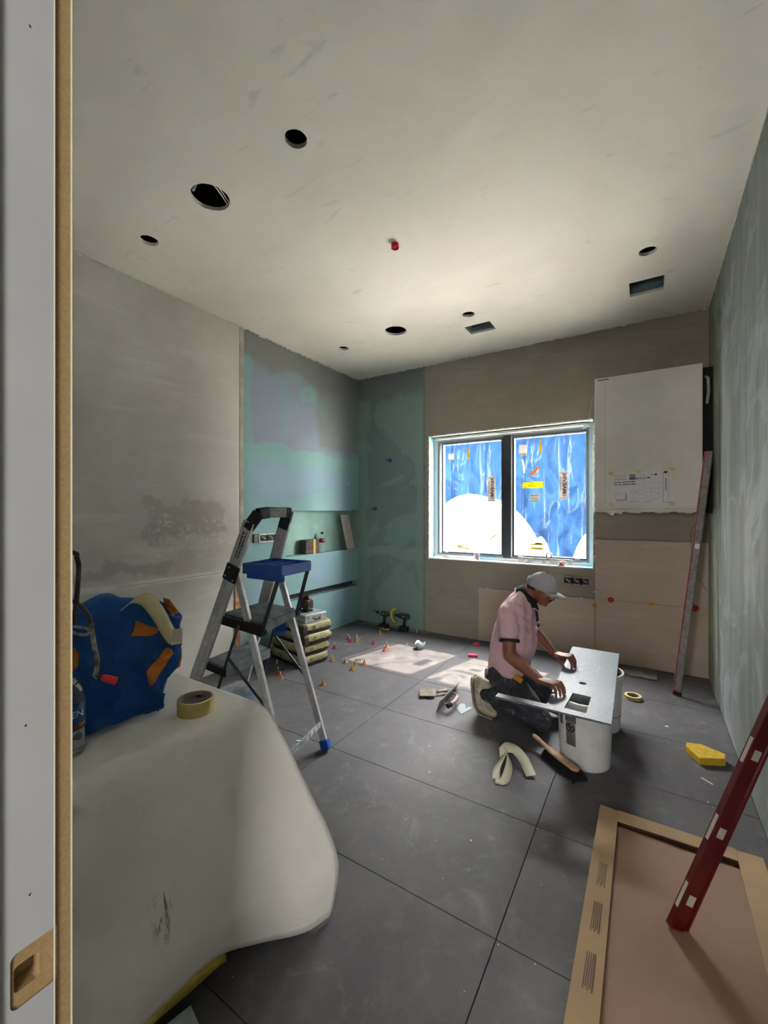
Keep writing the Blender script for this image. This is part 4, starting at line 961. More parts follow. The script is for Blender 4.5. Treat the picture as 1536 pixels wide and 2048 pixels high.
mb.ell(bp(-0.065, 0, 0.28), (0.11, 0.085, 0.125), RB, 28, 16); mb.obox(bp(-0.015, 0, 0.045), 0.27, 0.17, 0.085, R=RB)
mb.ell(bp(0.13, 0, 0.20), (0.045, 0.06, 0.10), RB, 20, 12)
def bd(co):
    q = V((co.x * 5, co.y * 5, co.z * 5)); a = noise.noise(q + V((3, 1, 2))) * 0.040; b = abs(noise.noise(q * 2.6 + V((1, 5, 0)))) * -0.040
    return a + b + 0.004
body = blob('body', mb, M_BAGB, bag, 0.0065, 10, None, bd)
for v in body.data.vertices: v.co.z = max(v.co.z, 0.0)
body.data.update()
dg = bpy.context.evaluated_depsgraph_get(); dg.update()
bvh = BVHTree.FromPolygons([v.co + BC for v in body.data.vertices], [p.vertices for p in body.data.polygons])
def patch(poly, m, nm='patch', lift=0.0022):
    """cloth patch pressed onto the bag: poly in (u, z) on the side facing the doorway"""
    bm2 = bmesh.new(); vs = [bm2.verts.new((u, z, 0)) for u, z in poly]; bm2.faces.new(vs)
    bmesh.ops.triangulate(bm2, faces=bm2.faces[:])
    for _ in range(4): bmesh.ops.subdivide_edges(bm2, edges=[e for e in bm2.edges if e.calc_length() > 0.008], cuts=1, use_grid_fill=True)
    for v in bm2.verts:
        u, z = v.co.x, v.co.y; o_ = bp(u, 0.6, z); h, n_, _, _ = bvh.ray_cast(o_, -BO)
        v.co = (h + n_ * lift) if h is not None else bp(u, 0.02, z)
    me = bpy.data.meshes.new(nm); bm2.to_mesh(me); bm2.free()
    o = link_mesh(nm, me, m, bag, smooth=True); md = o.modifiers.new('s', 'SOLIDIFY'); md.thickness = 0.002; bake(o); return o
patch([(0.008, 0.276), (0.020, 0.296), (0.022, 0.322), (0.058, 0.300), (0.090, 0.290), (0.086, 0.276), (0.07, 0.272)], M_BAGO)
patch([(0.052, 0.165), (0.064, 0.104), (0.112, 0.155), (0.134, 0.195), (0.128, 0.212), (0.112, 0.220), (0.09, 0.200)], M_BAGO)
patch([(-0.150, 0.18), (-0.128, 0.202), (-0.125, 0.24), (-0.135, 0.262), (-0.143, 0.25)], M_BAGO)
patch([(0.105, 0.385), (0.125, 0.375), (0.15, 0.335), (0.15, 0.318), (0.128, 0.322), (0.11, 0.35)], M_BAGO)
patch([(0.148, 0.135), (0.155, 0.16), (0.162, 0.17), (0.158, 0.14)], M_BAGO)
# cream strap flopped over the top with a folded buckle end
M_CREAM = mat('cream_strap', (212, 202, 158), 0.65, var=0.06, bump=0.1)
spine = cr([bp(-0.005, 0.050, 0.372), bp(0.025, 0.062, 0.396), bp(0.055, 0.085, 0.392), bp(0.085, 0.110, 0.350), bp(0.108, 0.115, 0.300), bp(0.128, 0.108, 0.262)], 8)
rw = []
for i, p in enumerate(spine):
    f = i / (len(spine) - 1); w = (BU * (0.75 - 0.1 * f) + V((0, 0, 0.55 + 0.1 * f)) - BO * 0.35).normalized() * (0.019 + 0.004 * math.sin(f * 3))
    rw.append([p - w, p - w * 0.4 + BO * 0.006, p + w * 0.4 + BO * 0.004, p + w])
MB().grid(rw).build('strap', M_CREAM, bag, smooth=True, thick=0.003)
mb = MB(); q = bp(0.132, 0.112, 0.262)
mb.tube([q - BU * 0.012 + V((0, 0, -0.010)), q + BU * 0.022 + V((0, 0, -0.008))], 0.008, 14).obox(q + BU * 0.008 + V((0, 0, 0.014)) + BO * 0.004, 0.028, 0.006, 0.040, R=RB)
mb.build('strap_end', mat('pale_strap_end', (222, 218, 196), 0.5, var=0.04), bag, bevel=0.002)
MB().obox(bp(-0.12, -0.03, 0.325), 0.05, 0.02, 0.045, R=RB).build('pouch', mat('green_cloth', (22, 128, 84), 0.8), bag, bevel=0.009, bseg=3)

# ------------------------------------------------------------------ TAPE ROLL, BOTTLE, CABLE at the table
M_TAPEY = mat('masking_tape_side', (196, 180, 110), 0.6, var=0.05, vscale=40); M_CORE = mat('card_core', (158, 150, 146), 0.8, var=0.05)
def tape(c, ro, ri, h, label, text=None):
    t = thing('tape_roll', c, label, 'tape'); c = V(c)
    MB().lathe(c, [(ri + .003, 0), (ro, 0), (ro, h), (ri + .003, h)], seg=56, closed=True).build('tape', M_TAPEY, t, smooth=False, bevel=0.0006, bseg=1)
    MB().lathe(c, [(ri, 0.0005), (ri + .003, 0.0005), (ri + .003, h - .0003), (ri, h - .0003)], seg=56, closed=True).build('core', M_CORE, t)
    return t
tr = tape((-1.308, 0.868, TZ + 0.0055), 0.0575, 0.051, 0.048, 'wide masking tape roll standing flat on the sheet-covered table')
for a0, z0, w_, h_ in ((2.34, .030, .016, .010), (2.02, .029, .020, .0022), (2.02, .034, .018, .0016), (2.62, .030, .022, .002), (2.62, .035, .020, .0016), (1.7, .012, .020, .006)):
    c = V((-1.308, 0.868, TZ + .0055)); d_ = V((math.cos(a0), math.sin(a0), 0))
    MB().obox(c + d_ * 0.0503 + V((0, 0, z0)), 0.0006, w_, h_, rz=a0).build('printed_mark', mat('core_print', (70, 60, 70), 0.8, var=0), tr)
tape((-0.104, 3.745, 0.0), 0.058, 0.040, 0.026, 'masking tape roll lying on the floor right of the buckets')

t = thing('water_bottle', (-1.388, 0.519, TZ + 0.006), 'clear plastic bottle with blue label on the table beside the door jamb', 'bottle')
bc = V((-1.388, 0.519, TZ + 0.006))
MB().lathe(bc, [(0, 0), (0.044, 0), (0.047, 0.008), (0.047, 0.078), (0.045, 0.084), (0.047, 0.09), (0.047, 0.150), (0.040, 0.185), (0.024, 0.212), (0.014, 0.225), (0.013, 0.24), (0, 0.24)], seg=36).build('body', M_CLEAR, t, smooth=True)
MB().lathe(bc, [(0.0473, 0.092), (0.0481, 0.092), (0.0481, 0.150), (0.0473, 0.150)], seg=36, closed=True).build('label', mat('blue_label', (14, 78, 128), 0.4, var=0.25, vscale=20), t, smooth=True)
MB().lathe(bc, [(0.0473, 0.072), (0.0479, 0.072), (0.0479, 0.091), (0.0473, 0.091)], seg=36, closed=True).build('label_band', mat('maroon_band', (96, 60, 62), 0.4), t, smooth=True)
text_mesh('lettering', 'EN', 0.026, bc + V((0.047, 0.012, 0.118)), (-0.15, 0.98, 0), (0, 0, 1), M_PAPER, t, depth=0.002)
MB().lathe(bc, [(0, 0.24), (0.016, 0.24), (0.016, 0.258), (0, 0.258)], seg=20).build('cap', mat('bottle_cap_blue', (30, 90, 150), 0.4), t)

M_CBL = mat('smeared_brown_cable', (66, 50, 50), 0.6, var=0.5, vscale=60); M_CBL2 = mat('plastered_cable', (150, 146, 136), 0.7, var=0.5, vscale=70)
def jit(pts, n=6): return cr(pts, n)
t = thing('electric_cable', (-0.8, 0.19, 1.33), 'brown cable hanging by the jamb over the bag, ending in red wire connector', 'cable')
def cb(name, m, r_, pts): MB().tube(jit([(-0.8, a, b) for a, b in pts]), r_, 10).build(name, m, t, smooth=True)
cb('cable_run', M_CBL, 0.0038, [(0.190, 1.372), (0.26, 1.373), (0.311, 1.363), (0.316, 1.355), (0.319, 1.338), (0.317, 1.301), (0.315, 1.268), (0.312, 1.244)])
cb('cable_run', M_CBL, 0.0034, [(0.19, 1.282), (0.26, 1.285), (0.307, 1.283), (0.314, 1.281), (0.324, 1.271), (0.333, 1.256), (0.337, 1.24)])
cb('cable_run', M_CBL2, 0.0038, [(0.337, 1.242), (0.339, 1.225), (0.342, 1.203), (0.346, 1.181), (0.346, 1.161), (0.343, 1.152)])
cb('cable_run', M_CBL2, 0.0026, [(0.28, 1.244), (0.303, 1.244), (0.314, 1.241), (0.328, 1.235), (0.336, 1.228), (0.328, 1.224), (0.314, 1.23), (0.305, 1.236), (0.28, 1.24)])
cb('wire', mat('red_wire', (120, 20, 30), 0.5), 0.0014, [(0.345, 1.153), (0.349, 1.149), (0.354, 1.145)])
cb('wire', mat('dark_wire', (20, 24, 34), 0.5), 0.0011, [(0.349, 1.148), (0.332, 1.15), (0.319, 1.148), (0.309, 1.142), (0.29, 1.13)])
cb('wire', M_CBL2, 0.0018, [(0.343, 1.156), (0.341, 1.151), (0.345, 1.145)])
c0, c1 = V((-0.8, 0.354, 1.1445)), V((-0.792, 0.3735, 1.1325)); dn = (c1 - c0)
mb = MB(); mb.tube([c0, c0 + dn * .1, c0 + dn * .5, c0 + dn * .96, c1], [0.0042, 0.0054, 0.0060, 0.0066, 0.0056], 14)
mb.build('wire_nut', mat('bright_red_nut', (232, 26, 30), 0.35, var=0.05), t, smooth=False)

# ------------------------------------------------------------------ STEP LADDER
M_AL = mat('dusty_aluminium', (196, 196, 198), 0.42, 0.35, var=0.12, vscale=25); M_ALD = mat('dark_strut', (72, 76, 84), 0.5, 0.4, var=0.1)
M_LBK = mat('black_ladder_plastic', (24, 24, 26), 0.55, var=0.25, vscale=20); M_LBL = mat('blue_ladder_plastic', (22, 76, 168), 0.5, var=0.10, vscale=14)
M_STEP = mat('dusty_grey_step', (112, 120, 126), 0.7, var=0.30, vscale=10)
lad = thing('step_ladder', (-2.0, 1.73, 0), 'aluminium three-step ladder with blue tool tray, open beside the bag of tools', 'ladder')
lad['label'] = 'open aluminium three-step ladder with blue tray and black top handle'
F1, T1 = V((-2.45, 1.47, 0.0)), V((-1.905, 1.60, 1.375)); F2, T2 = V((-2.53, 2.0, 0.0)), V((-1.935, 1.905, 1.375))
R1, H1 = V((-1.535, 1.537, 0.0)), V((-1.995, 1.585, 1.075)); R2, H2 = V((-1.638, 1.949, 0.0)), V((-2.015, 1.915, 1.08))
uu = V((0.93, 0.2, 0.35))
def rail(a, b, nm, w=0.026, h=0.072, m=M_AL):
    d, sd, u = frame(b - a, uu); mb = MB()
    mb.bar(a, b, w * 0.45, h, up=uu)                                   # web
    for s_ in (-1, 1): mb.bar(a + u * s_ * (h / 2 - .007), b + u * s_ * (h / 2 - .007), w, 0.014, up=uu)   # lips
    mb.bar(a - u * 0.0, b, w * 0.8, 0.006, up=uu)
    return mb.build(nm, m, lad, bevel=0.0015, bseg=1)
rail(F1, T1, 'front_rail'); rail(F2, T2, 'front_rail')
for a, b in ((R1, H1), (R2, H2)): MB().bar(a + (b - a) * 0.03, b, 0.024, 0.040, up=uu).build('rear_leg', M_AL, lad, bevel=0.006, bseg=3)
for p in (F1, F2): MB().obox(p + V((0.005, 0, 0.028)), 0.085, 0.045, 0.056, rz=0.2).build('rail_foot', M_LBL, lad, bevel=0.008)
for a, b in ((R1, H1), (R2, H2)): MB().bar(a + V((0, 0, 0.0)), a + (b - a).normalized() * 0.055, 0.040, 0.056, up=uu).build('foot', M_LBL, lad, bevel=0.008)
for o in [c for c in lad.children if c.name.startswith(('foot', 'rail_foot'))]:
    mz = min(v.co.z for v in o.data.vertices)
    for v in o.data.vertices: v.co.z -= mz + 0.0
def plate(name, q, z, th, m, bev=0.006, tilt=0):
    q = [V((a, b, z)) for a, b in q]
    return MB().hexa([p - V((0, 0, th)) for p in q] + q).build(name, m, lad, bevel=bev, bseg=2)
# steps: dusty tread with dark side cheeks
plate('platform', [(-2.135, 1.585), (-1.745, 1.560), (-1.855, 1.905), (-2.165, 1.93)], 0.835, 0.045, M_STEP)
mbx = MB(); mbx.bar((-2.14, 1.572, 0.803), (-1.735, 1.548, 0.792), 0.018, 0.055); mbx.build('platform_cheek', M_LBK, lad, bevel=0.005)
mbx = MB(); mbx.bar((-1.742, 1.552, 0.803), (-1.858, 1.912, 0.803), 0.012, 0.045); mbx.build('platform_nose', M_STEP, lad, bevel=0.004)
for p in ((-1.740, 1.542, 0.790), (-1.865, 1.925, 0.798)): MB().cyl(V(p) + V((0, -.018, 0)), V(p) + V((0, .018, 0)), 0.022, seg=18).build('pivot_knob', M_LBK, lad, bevel=0.003)
plate('step', [(-2.245, 1.56), (-2.045, 1.55), (-2.095, 1.91), (-2.30, 1.95)], 0.545, 0.030, M_STEP)
MB().bar((-2.25, 1.548, 0.522), (-2.035, 1.538, 0.515), 0.016, 0.045).build('step_cheek', M_LBK, lad, bevel=0.004)
MB().bar((-2.038, 1.54, 0.513), (-2.088, 1.915, 0.513), 0.010, 0.055).build('step_nose', M_STEP, lad, bevel=0.003)
plate('step', [(-2.365, 1.56), (-2.16, 1.55), (-2.19, 1.88), (-2.40, 1.96)], 0.275, 0.030, M_STEP)
MB().bar((-2.155, 1.54, 0.243), (-2.185, 1.885, 0.243), 0.010, 0.060).build('step_nose', mat('blue_grey_nose', (112, 124, 142), 0.6), lad, bevel=0.003)
# tray
TQ = [V((-1.845, 1.500, 0)), V((-1.577, 1.527, 0)), V((-1.615, 1.788, 0)), V((-1.900, 1.765, 0))]
def at_z(p, z): return V((p.x, p.y, z))
cen = (TQ[0] + TQ[1] + TQ[2] + TQ[3]) / 4
mb = MB(); mb.hexa([at_z(p, 1.118) for p in TQ] + [at_z(p, 1.124) for p in TQ])
for i in range(4):
    a, b = TQ[i], TQ[(i + 1) % 4]; ai, bi = cen + (a - cen) * 0.955, cen + (b - cen) * 0.955
    mb.hexa([at_z(a, 1.10), at_z(b, 1.10), at_z(bi, 1.10), at_z(ai, 1.10), at_z(a, 1.155), at_z(b, 1.155), at_z(bi, 1.155), at_z(ai, 1.155)])
for f in (0.33, 0.62):
    a, b = TQ[0] + (TQ[1] - TQ[0]) * f, TQ[3] + (TQ[2] - TQ[3]) * f; mb.bar(at_z(a, 1.138), at_z(b, 1.138), 0.006, 0.028)
mb.build('tray', M_LBL, lad, bevel=0.0012, bseg=1)
MB().hexa([at_z(TQ[0] + V((.03, .004, 0)), 1.078), at_z(TQ[1], 1.072), at_z(TQ[1] + V((0, .02, 0)), 1.072), at_z(TQ[0] + V((.03, .024, 0)), 1.078), at_z(TQ[0] + V((.03, .004, 0)), 1.11), at_z(TQ[1], 1.11), at_z(TQ[1] + V((0, .02, 0)), 1.11), at_z(TQ[0] + V((.03, .024, 0)), 1.11)]).build('tray_arm', M_LBL, lad, bevel=0.002)
mb = MB(); q4 = [cen + (p - cen) * 0.93 for p in TQ]; mb.hexa([at_z(p, 1.1245) for p in q4] + [at_z(p, 1.128) for p in q4]); mb.build('tray_dust', mat('brown_dust', (122, 104, 92), 0.95, var=0.3, vscale=22), lad)
# struts
def strut(a, b, w=0.016, t_=0.008, m=M_ALD): MB().bar(a, b, t_, w, up=uu).build('strut', m, lad, bevel=0.002)
strut((-1.600, 1.533, 1.105), (-1.738, 1.540, 0.79), 0.022); strut((-1.632, 1.778, 1.105), (-1.862, 1.925, 0.79), 0.022)
strut((-1.93, 1.545, 0.80), (-2.11, 1.535, 0.385)); strut((-2.01, 1.540, 0.60), (-1.715, 1.545, 0.40))
strut((-2.02, 1.925, 0.80), (-2.17, 1.93, 0.33)); strut((-2.075, 1.93, 0.64), (-1.785, 1.945, 0.395))
MB().bar((-1.955, 1.86, 0.80), (-1.87, 1.80, 0.70), 0.07, 0.05).build('latch_block', M_LBL, lad, bevel=0.006)
def on(a, b, z): f = (z - a.z) / (b.z - a.z); return a + (b - a) * f
MB().bar(on(R1, H1, 0.150) + V((.012, 0, 0)), on(R2, H2, 0.150) + V((.012, 0, 0)), 0.006, 0.036).build('rear_spreader', mat('pale_spreader', (176, 190, 196), 0.4, 0.3, var=0.3, vscale=30), lad, bevel=0.001)
MB().bar(on(R1, H1, 0.62), on(R2, H2, 0.62), 0.008, 0.030).build('rear_spreader', M_AL, lad, bevel=0.001) if False else None
# warning labels on spreader
for f in (0.55, 0.68, 0.80, 0.91):
    p = on(R1, H1, 0.150).lerp(on(R2, H2, 0.150), f) + V((.0165, 0, 0)); MB().bar(p, p + (R2 - R1).normalized() * 0.035, 0.0015, 0.026).build('warning_label', M_PAPER, lad)
# hinge brackets and top handle
d1 = (T1 - F1).normalized(); d2 = (T2 - F2).normalized()
for pc, dd_, sg in ((on(F1, T1, 1.085), d1, -1), (on(F2, T2, 1.09), d2, 1)):
    pc = pc + V((0.012, sg * 0.016, 0)); MB().bar(pc - dd_ * 0.052, pc + dd_ * 0.045, 0.012, 0.092, up=uu).build('hinge_bracket', M_LBK, lad, bevel=0.008)
    for a, b in ((-.03, -.028), (-.035, .030), (.025, -.02)):
        _, sd_, u_ = frame(dd_, uu); q = pc + dd_ * a + u_ * b; MB().cyl(q + V((0, sg * 0.005, 0)), q + V((0, sg * 0.010, 0)), 0.005, seg=10).build('rivet', M_AL, lad)
A_, B_ = V((-1.872, 1.660, 1.428)), V((-1.898, 1.885, 1.428))
for p0, p1 in ((T1 - d1 * 0.045, A_ + V((-.002, -.022, -.004))), (A_ + V((-.002, -.030, -.010)), A_ + V((0, .045, 0))), (T2 - d2 * 0.050, B_ + V((0, 0.004, 0.006))), (B_ + V((0, .018, -.004)), B_ - V((0, .035, 0)))): MB().bar(p0, p1, 0.042, 0.066, up=(uu if abs((p1 - p0).normalized().z) > .5 else V((0, 0, 1)))).build('handle_corner', M_LBK, lad, bevel=0.010)
MB().bar(A_ + V((0, .03, 0)), B_ - V((0, .02, 0)), 0.038, 0.062, up=(0, 0, 1)).build('handle_bar', mat('worn_grey_handle', (94, 88, 88), 0.6, var=0.3, vscale=14), lad, bevel=0.008)
_, sd_, u_ = frame(d1, uu)
text_mesh('lettering', 'COMBERT', 0.036, on(F1, T1, 1.24) - sd_ * 0.0075, d1, -u_ if False else V((-u_.x, -u_.y, -u_.z)), M_BLK, lad, depth=0.0008, bold=0.0012)

# ------------------------------------------------------------------ MORTAR BAGS, CASE, LASER
def m_bag():
    t = NT('mortar_bag_print'); p = t.pos(True); x, y, z = t.xyz(p)
    w = t.noise(p, 20, 5, 0.7); n = t.noise(p, 6, 4)
    zz = t.math('ADD', z, t.math('MULTIPLY', t.math('SUBTRACT', t.noise(t.mapv(p, (60, 60, 4)), 1.0, 3, 0.7), 0.5), 0.03))
    c = t.mix(t.step(n, 0.3, 0.7), lin((140, 132, 92)), lin((164, 156, 114)))
    c = t.mix(t.step(zz, 0.044, 0.039), c, lin((30, 30, 24)))
    tx = t.math('MULTIPLY', t.band(z, 0.050, 0.062, 0.002), t.step(t.noise(t.mapv(p, (90, 90, 20)), 1.0, 2), 0.48, 0.52))
    c = t.mix(t.math('MULTIPLY', tx, 0.8), c, lin((86, 76, 46)))
    tx = t.math('MULTIPLY', t.band(z, 0.070, 0.076, 0.001), t.step(t.noise(t.mapv(p, (130, 130, 20)), 1.0, 2), 0.46, 0.5))
    c = t.mix(t.math('MULTIPLY', tx, 0.6), c, lin((110, 104, 70)))
    grn = t.math('MULTIPLY', t.band(x, -0.30, -0.19, 0.004), t.step(z, 0.068, 0.066))
    c = t.mix(grn, c, lin((84, 96, 44)))
    t.col(c); t.rough(0.4); t.bump(w, 0.3, 0.006); return t.m
M_BAGP = m_bag()
M_BAGD = mat('dark_bag_tape', (58, 52, 50), 0.5, var=0.15); M_FILM = mat('grey_film', (150, 156, 156), 0.25, var=0.2, vscale=30)
bagc = [((-2.902, 3.028), -0.17, 0.0), ((-2.885, 3.035), -0.20, 0.101), ((-2.868, 3.045), -0.16, 0.200), ((-2.872, 3.050), -0.20, 0.300)]
bl = ['khaki mortar bag at the bottom of the stack behind the ladder', 'second mortar bag from the floor in the stack', 'third mortar bag from the floor in the stack', 'top mortar bag of the stack, metal case lying on it']
for i, ((cx, cy), rz, z0) in enumerate(bagc):
    t = thing('mortar_bag', (cx, cy, z0), bl[i], 'bag', 'stacked mortar bags'); t.rotation_euler = (0, 0, rz)
    LX, LY = (0.52 if i else 0.54), 0.345; mb = MB(); rowsb = []
    for zf in (0.0, 0.08, 0.3, 0.5, 0.7, 0.92, 1.0):
        ins = 0.016 * (abs(2 * zf - 1) ** 2.2); rr = []
        for k in range(48):
            a = 2 * math.pi * k / 48; ca, sa = math.cos(a), math.sin(a); q = (abs(ca) ** 12 + abs(sa) ** 12) ** (-1 / 12)
            x = (LX / 2 - ins) * q * ca; y = (LY / 2 - ins) * q * sa
            j_ = 0.007 * noise.noise(V((x * 9 + i * 5, y * 9, zf * 3)))
            rr.append((cx + x + j_, cy + y + j_, z0 + 0.099 * zf + (0.0 if zf in (0.0, 1.0) else j_ * .5)))
        rowsb.append(rr)
    mb.ring_loft(rowsb); mb.build('sack', M_BAGP, t, smooth=True)
    if i: MB().box(cx + LX / 2 - 0.075, cx + LX / 2 + 0.004, cy - LY / 2 - 0.004, cy - LY / 2 + 0.05, z0 + 0.012, z0 + 0.090).build('end_patch', M_BAGD, t, bevel=0.012, bseg=3)
    MB().lathe((cx - 0.06, cy - LY / 2 + 0.001, z0 + 0.062), [(0.017, 0), (0.022, 0), (0.022, 0.003), (0.017, 0.003)], (0, -1, 0), 20, True).build('round_logo', mat('logo_teal', (48, 74, 60), 0.5, var=0), t)
    MB().lathe((cx + LX / 2 - 0.001, cy - 0.05, z0 + 0.062), [(0.006, 0), (0.016, 0), (0.016, 0.003), (0.006, 0.003)], (1, 0, 0), 16, True).build('green_logo', mat('logo_green', (66, 142, 92), 0.5, var=0), t)
M_SILV = mat('silver_case', (186, 190, 194), 0.35, 0.5, var=0.08, vscale=18)
t = thing('tool_case', (-2.735, 3.02, 0.400), 'small silver metal case on top of the mortar bag stack', 'case')
cR = Matrix.Rotation(-0.2, 3, 'Z')
MB().obox((-2.735, 3.02, 0.438), 0.17, 0.25, 0.074, R=cR).build('shell', M_SILV, t, bevel=0.008, bseg=3)
MB().obox((-2.735, 3.02, 0.447), 0.1715, 0.2515, 0.003, R=cR).build('seam', M_DARK, t)
for dy in (-0.07, 0.07): MB().obox(V((-2.735, 3.02, 0.443)) + cR @ V((0.087, dy, 0)), 0.006, 0.024, 0.034, R=cR).build('latch', M_AL, t, bevel=0.002)
MB().tube([V((-2.735, 3.02, 0.436)) + cR @ V((0.088, -0.035, 0)), V((-2.735, 3.02, 0.428)) + cR @ V((0.110, -0.03, 0)), V((-2.735, 3.02, 0.428)) + cR @ V((0.110, 0.03, 0)), V((-2.735, 3.02, 0.436)) + cR @ V((0.088, 0.035, 0))], 0.006, 8).build('handle', M_DARK, t, smooth=True)
t = thing('laser_level', (-2.79, 3.00, 0.475), 'dark rounded laser level standing on the silver case', 'tool')
mb = MB(); mb.ell((-2.785, 3.02, 0.575), (0.052, 0.045, 0.062)); mb.obox((-2.785, 3.02, 0.545), 0.10, 0.08, 0.08); mb = blob('housing', mb, mat('dark_brown_plastic', (46, 36, 32), 0.4, var=0.3), t, 0.006, 4)
MB().box(-2.835, -2.74, 2.98, 3.06, 0.476, 0.492).build('base', M_DARK, t, bevel=0.004)
MB().box(-2.855, -2.843, 2.985, 3.01, 0.478, 0.64).build('bracket', M_DARK, t, bevel=0.003)
for k in range(3): MB().box(-2.765, -2.745, 2.972, 2.978, 0.545 + k * .018, 0.553 + k * .018).build('vent', mat('gold_mark', (130, 104, 50), 0.5, var=0), t)

# ------------------------------------------------------------------ NICHE: stone block, bottle, tile
t = thing('stone_block', (-3.31, 3.66, 0.95), 'dark stone block with yellow tape measure strip, in the left wall niche', 'block')
mb = MB(); mb.obox((-3.315, 3.645, 1.033), 0.10, 0.235, 0.160, rz=0.0); o = mb.build('block', mat('rough_brown_stone', (84, 74, 72), 0.9, var=0.3, vscale=22, bump=0.6, bscale=40), t, bevel=0.02, bseg=3, smooth=True)
MB().obox((-3.2645, 3.672, 1.033), 0.002, 0.034, 0.165, rz=0.0).build('yellow_strip', mat('yellow_rule', (206, 168, 62), 0.5, var=0.05), t)
for k in range(6): MB().obox((-3.2632, 3.672 + 0.004 * (k % 2), 0.975 + k * .024), 0.001, 0.010, 0.005, rz=0.0).build('rule_mark', M_BLK, t)
t = thing('soda_bottle', (-3.31, 3.858, 0.95), 'clear soda bottle with red label standing in the niche', 'bottle'); bc = V((-3.31, 3.858, 0.951))
MB().lathe(bc, [(0, 0), (0.030, 0), (0.034, 0.008), (0.032, 0.07), (0.035, 0.11), (0.035, 0.16), (0.016, 0.205), (0.014, 0.22), (0, 0.22)], seg=24).build('body', M_CLEAR, t, smooth=True)
MB().lathe(bc, [(0.0355, 0.115), (0.0362, 0.115), (0.0362, 0.160), (0.0355, 0.160)], seg=24, closed=True).build('label', mat('dull_red_label', (140, 40, 52), 0.4, var=0.3, vscale=60), t, smooth=True)
MB().lathe(bc, [(0, 0.218), (0.017, 0.218), (0.017, 0.240), (0, 0.240)], seg=18).build('cap', M_DARK, t)
tag(MB().hexa([(-3.275, 4.318, 0.9505), (-3.275, 4.478, 0.9505), (-3.287, 4.478, 0.9505), (-3.287, 4.318, 0.9505), (-3.310, 4.215, 1.392), (-3.310, 4.375, 1.392), (-3.322, 4.375, 1.392), (-3.322, 4.215, 1.392)]).build('leaning_tile', mat('taupe_tile', (186, 174, 166), 0.55, var=0.04), bevel=0.001), 'narrow taupe tile piece leaning in the niche at the back corner', 'tile')
tag(MB().prism([(-3.26, 2.62, 0.0), (-3.1, 2.62, 0.0), (-3.1, 2.66, 0), (-3.26, 2.66, 0)], (0, 0, 0.002)).build('plaster_lump', M_PLW), 'white plaster lump on floor at the foot of the left wall', 'scrap') if False else None

# ------------------------------------------------------------------ BUCKETS and the cut SLAB
M_BKT = mat('white_bucket_plastic', (214, 216, 216), 0.4, var=0.06, vscale=10); M_GREYD = mat('mortar_inside', (84, 78, 66), 0.95, var=0.3, vscale=30, bump=0.6, bscale=50)
def bucket(cx, cy, label, fill):
    t = thing('bucket', (cx, cy, 0), label, 'bucket', 'white buckets under the slab')
    c = (cx, cy, 0)
    MB().lathe(c, [(0, 0.002), (0.130, 0.0), (0.1325, 0.006), (0.1475, 0.362), (0.1475, 0.373), (0.143, 0.373), (0.142, 0.30), (0.127, 0.012), (0, 0.012)], seg=48).build('wall', M_BKT, t, smooth=False)
    for z0, r_ in ((0.366, 0.1535), (0.335, 0.1525), (0.312, 0.1515)):
        MB().lathe(c, [(0.1455, z0 - .002), (r_, z0 - .002), (r_, z0 + .007), (0.1455, z0 + .007)], seg=48, closed=True).build('rim', M_BKT, t)
    MB().lathe(c, [(0, fill), (0.138, fill), (0.138, fill + .004), (0, fill + .004)], seg=32).build('mortar_residue', M_GREYD, t)
    return t
b1 = bucket(-0.315, 2.672, 'white bucket nearest the camera under the slab, black warning label', 0.20)
b2 = bucket(-0.292, 3.165, 'white bucket farther back under the far half of the slab', 0.10)
def on_bucket(a, z, dr=0.0):
    rr = 0.1325 + 0.0150 * z / 0.36 + dr; return V((-0.315 + rr * math.cos(a), 2.672 + rr * math.sin(a), z))
def wrap(name, a0, a1, z0, z1, m, par, dr=0.0008, cols=8):
    rw = [[on_bucket(a0 + (a1 - a0) * k / cols, z, dr) for k in range(cols + 1)] for z in (z0, z1)]
    return MB().grid(rw).build(name, m, par, smooth=True, thick=0.0006)
aF = -1.98   # label centre, facing the doorway-left
M_LABG = mat('grey_label', (130, 128, 128), 0.6, var=0.12, vscale=60)
wrap('label', aF - .20, aF + .20, 0.125, 0.300, M_LABG, b1)
for k in range(5): wrap('label_print', aF - .21, aF + .21, 0.300 - k * .010, 0.304 - k * .010, M_BLK, b1, 0.0022)
for sx in (-.21, .20): wrap('label_print', aF + sx, aF + sx + .02, 0.258, 0.304, M_BLK, b1, 0.0022, 2)
cpt = on_bucket(aF, 0.225, 0.0016); nrm = (cpt - V((-0.315, 2.672, cpt.z))).normalized()
mb = MB(); mb.lathe(cpt, [(0.020, 0), (0.026, 0), (0.026, 0.0012), (0.020, 0.0012)], nrm, 24, True)
_, s1, u1 = frame(nrm)
for k in range(5):
    a = k * 1.256; mb.bar(cpt + (s1 * math.cos(a) + u1 * math.sin(a)) * 0.003 + nrm * .0008, cpt + (s1 * math.cos(a) + u1 * math.sin(a)) * 0.022 + nrm * .0008, 0.0055, 0.0012, up=nrm)
mb.bar(cpt - s1 * .018 - u1 * .018 + nrm * .001, cpt + s1 * .018 + u1 * .018 + nrm * .001, 0.005, 0.0012, up=nrm)
mb.build('warning_pictogram', M_BLK, b1)
for k in range(9): wrap('label_print', aF - .17, aF + (.10 + .06 * random.random()), 0.190 - k * .007, 0.1925 - k * .007, mat('faint_print', (96, 94, 96), 0.8, var=0), b1, 0.0022, 4)
ah = aF - 0.62
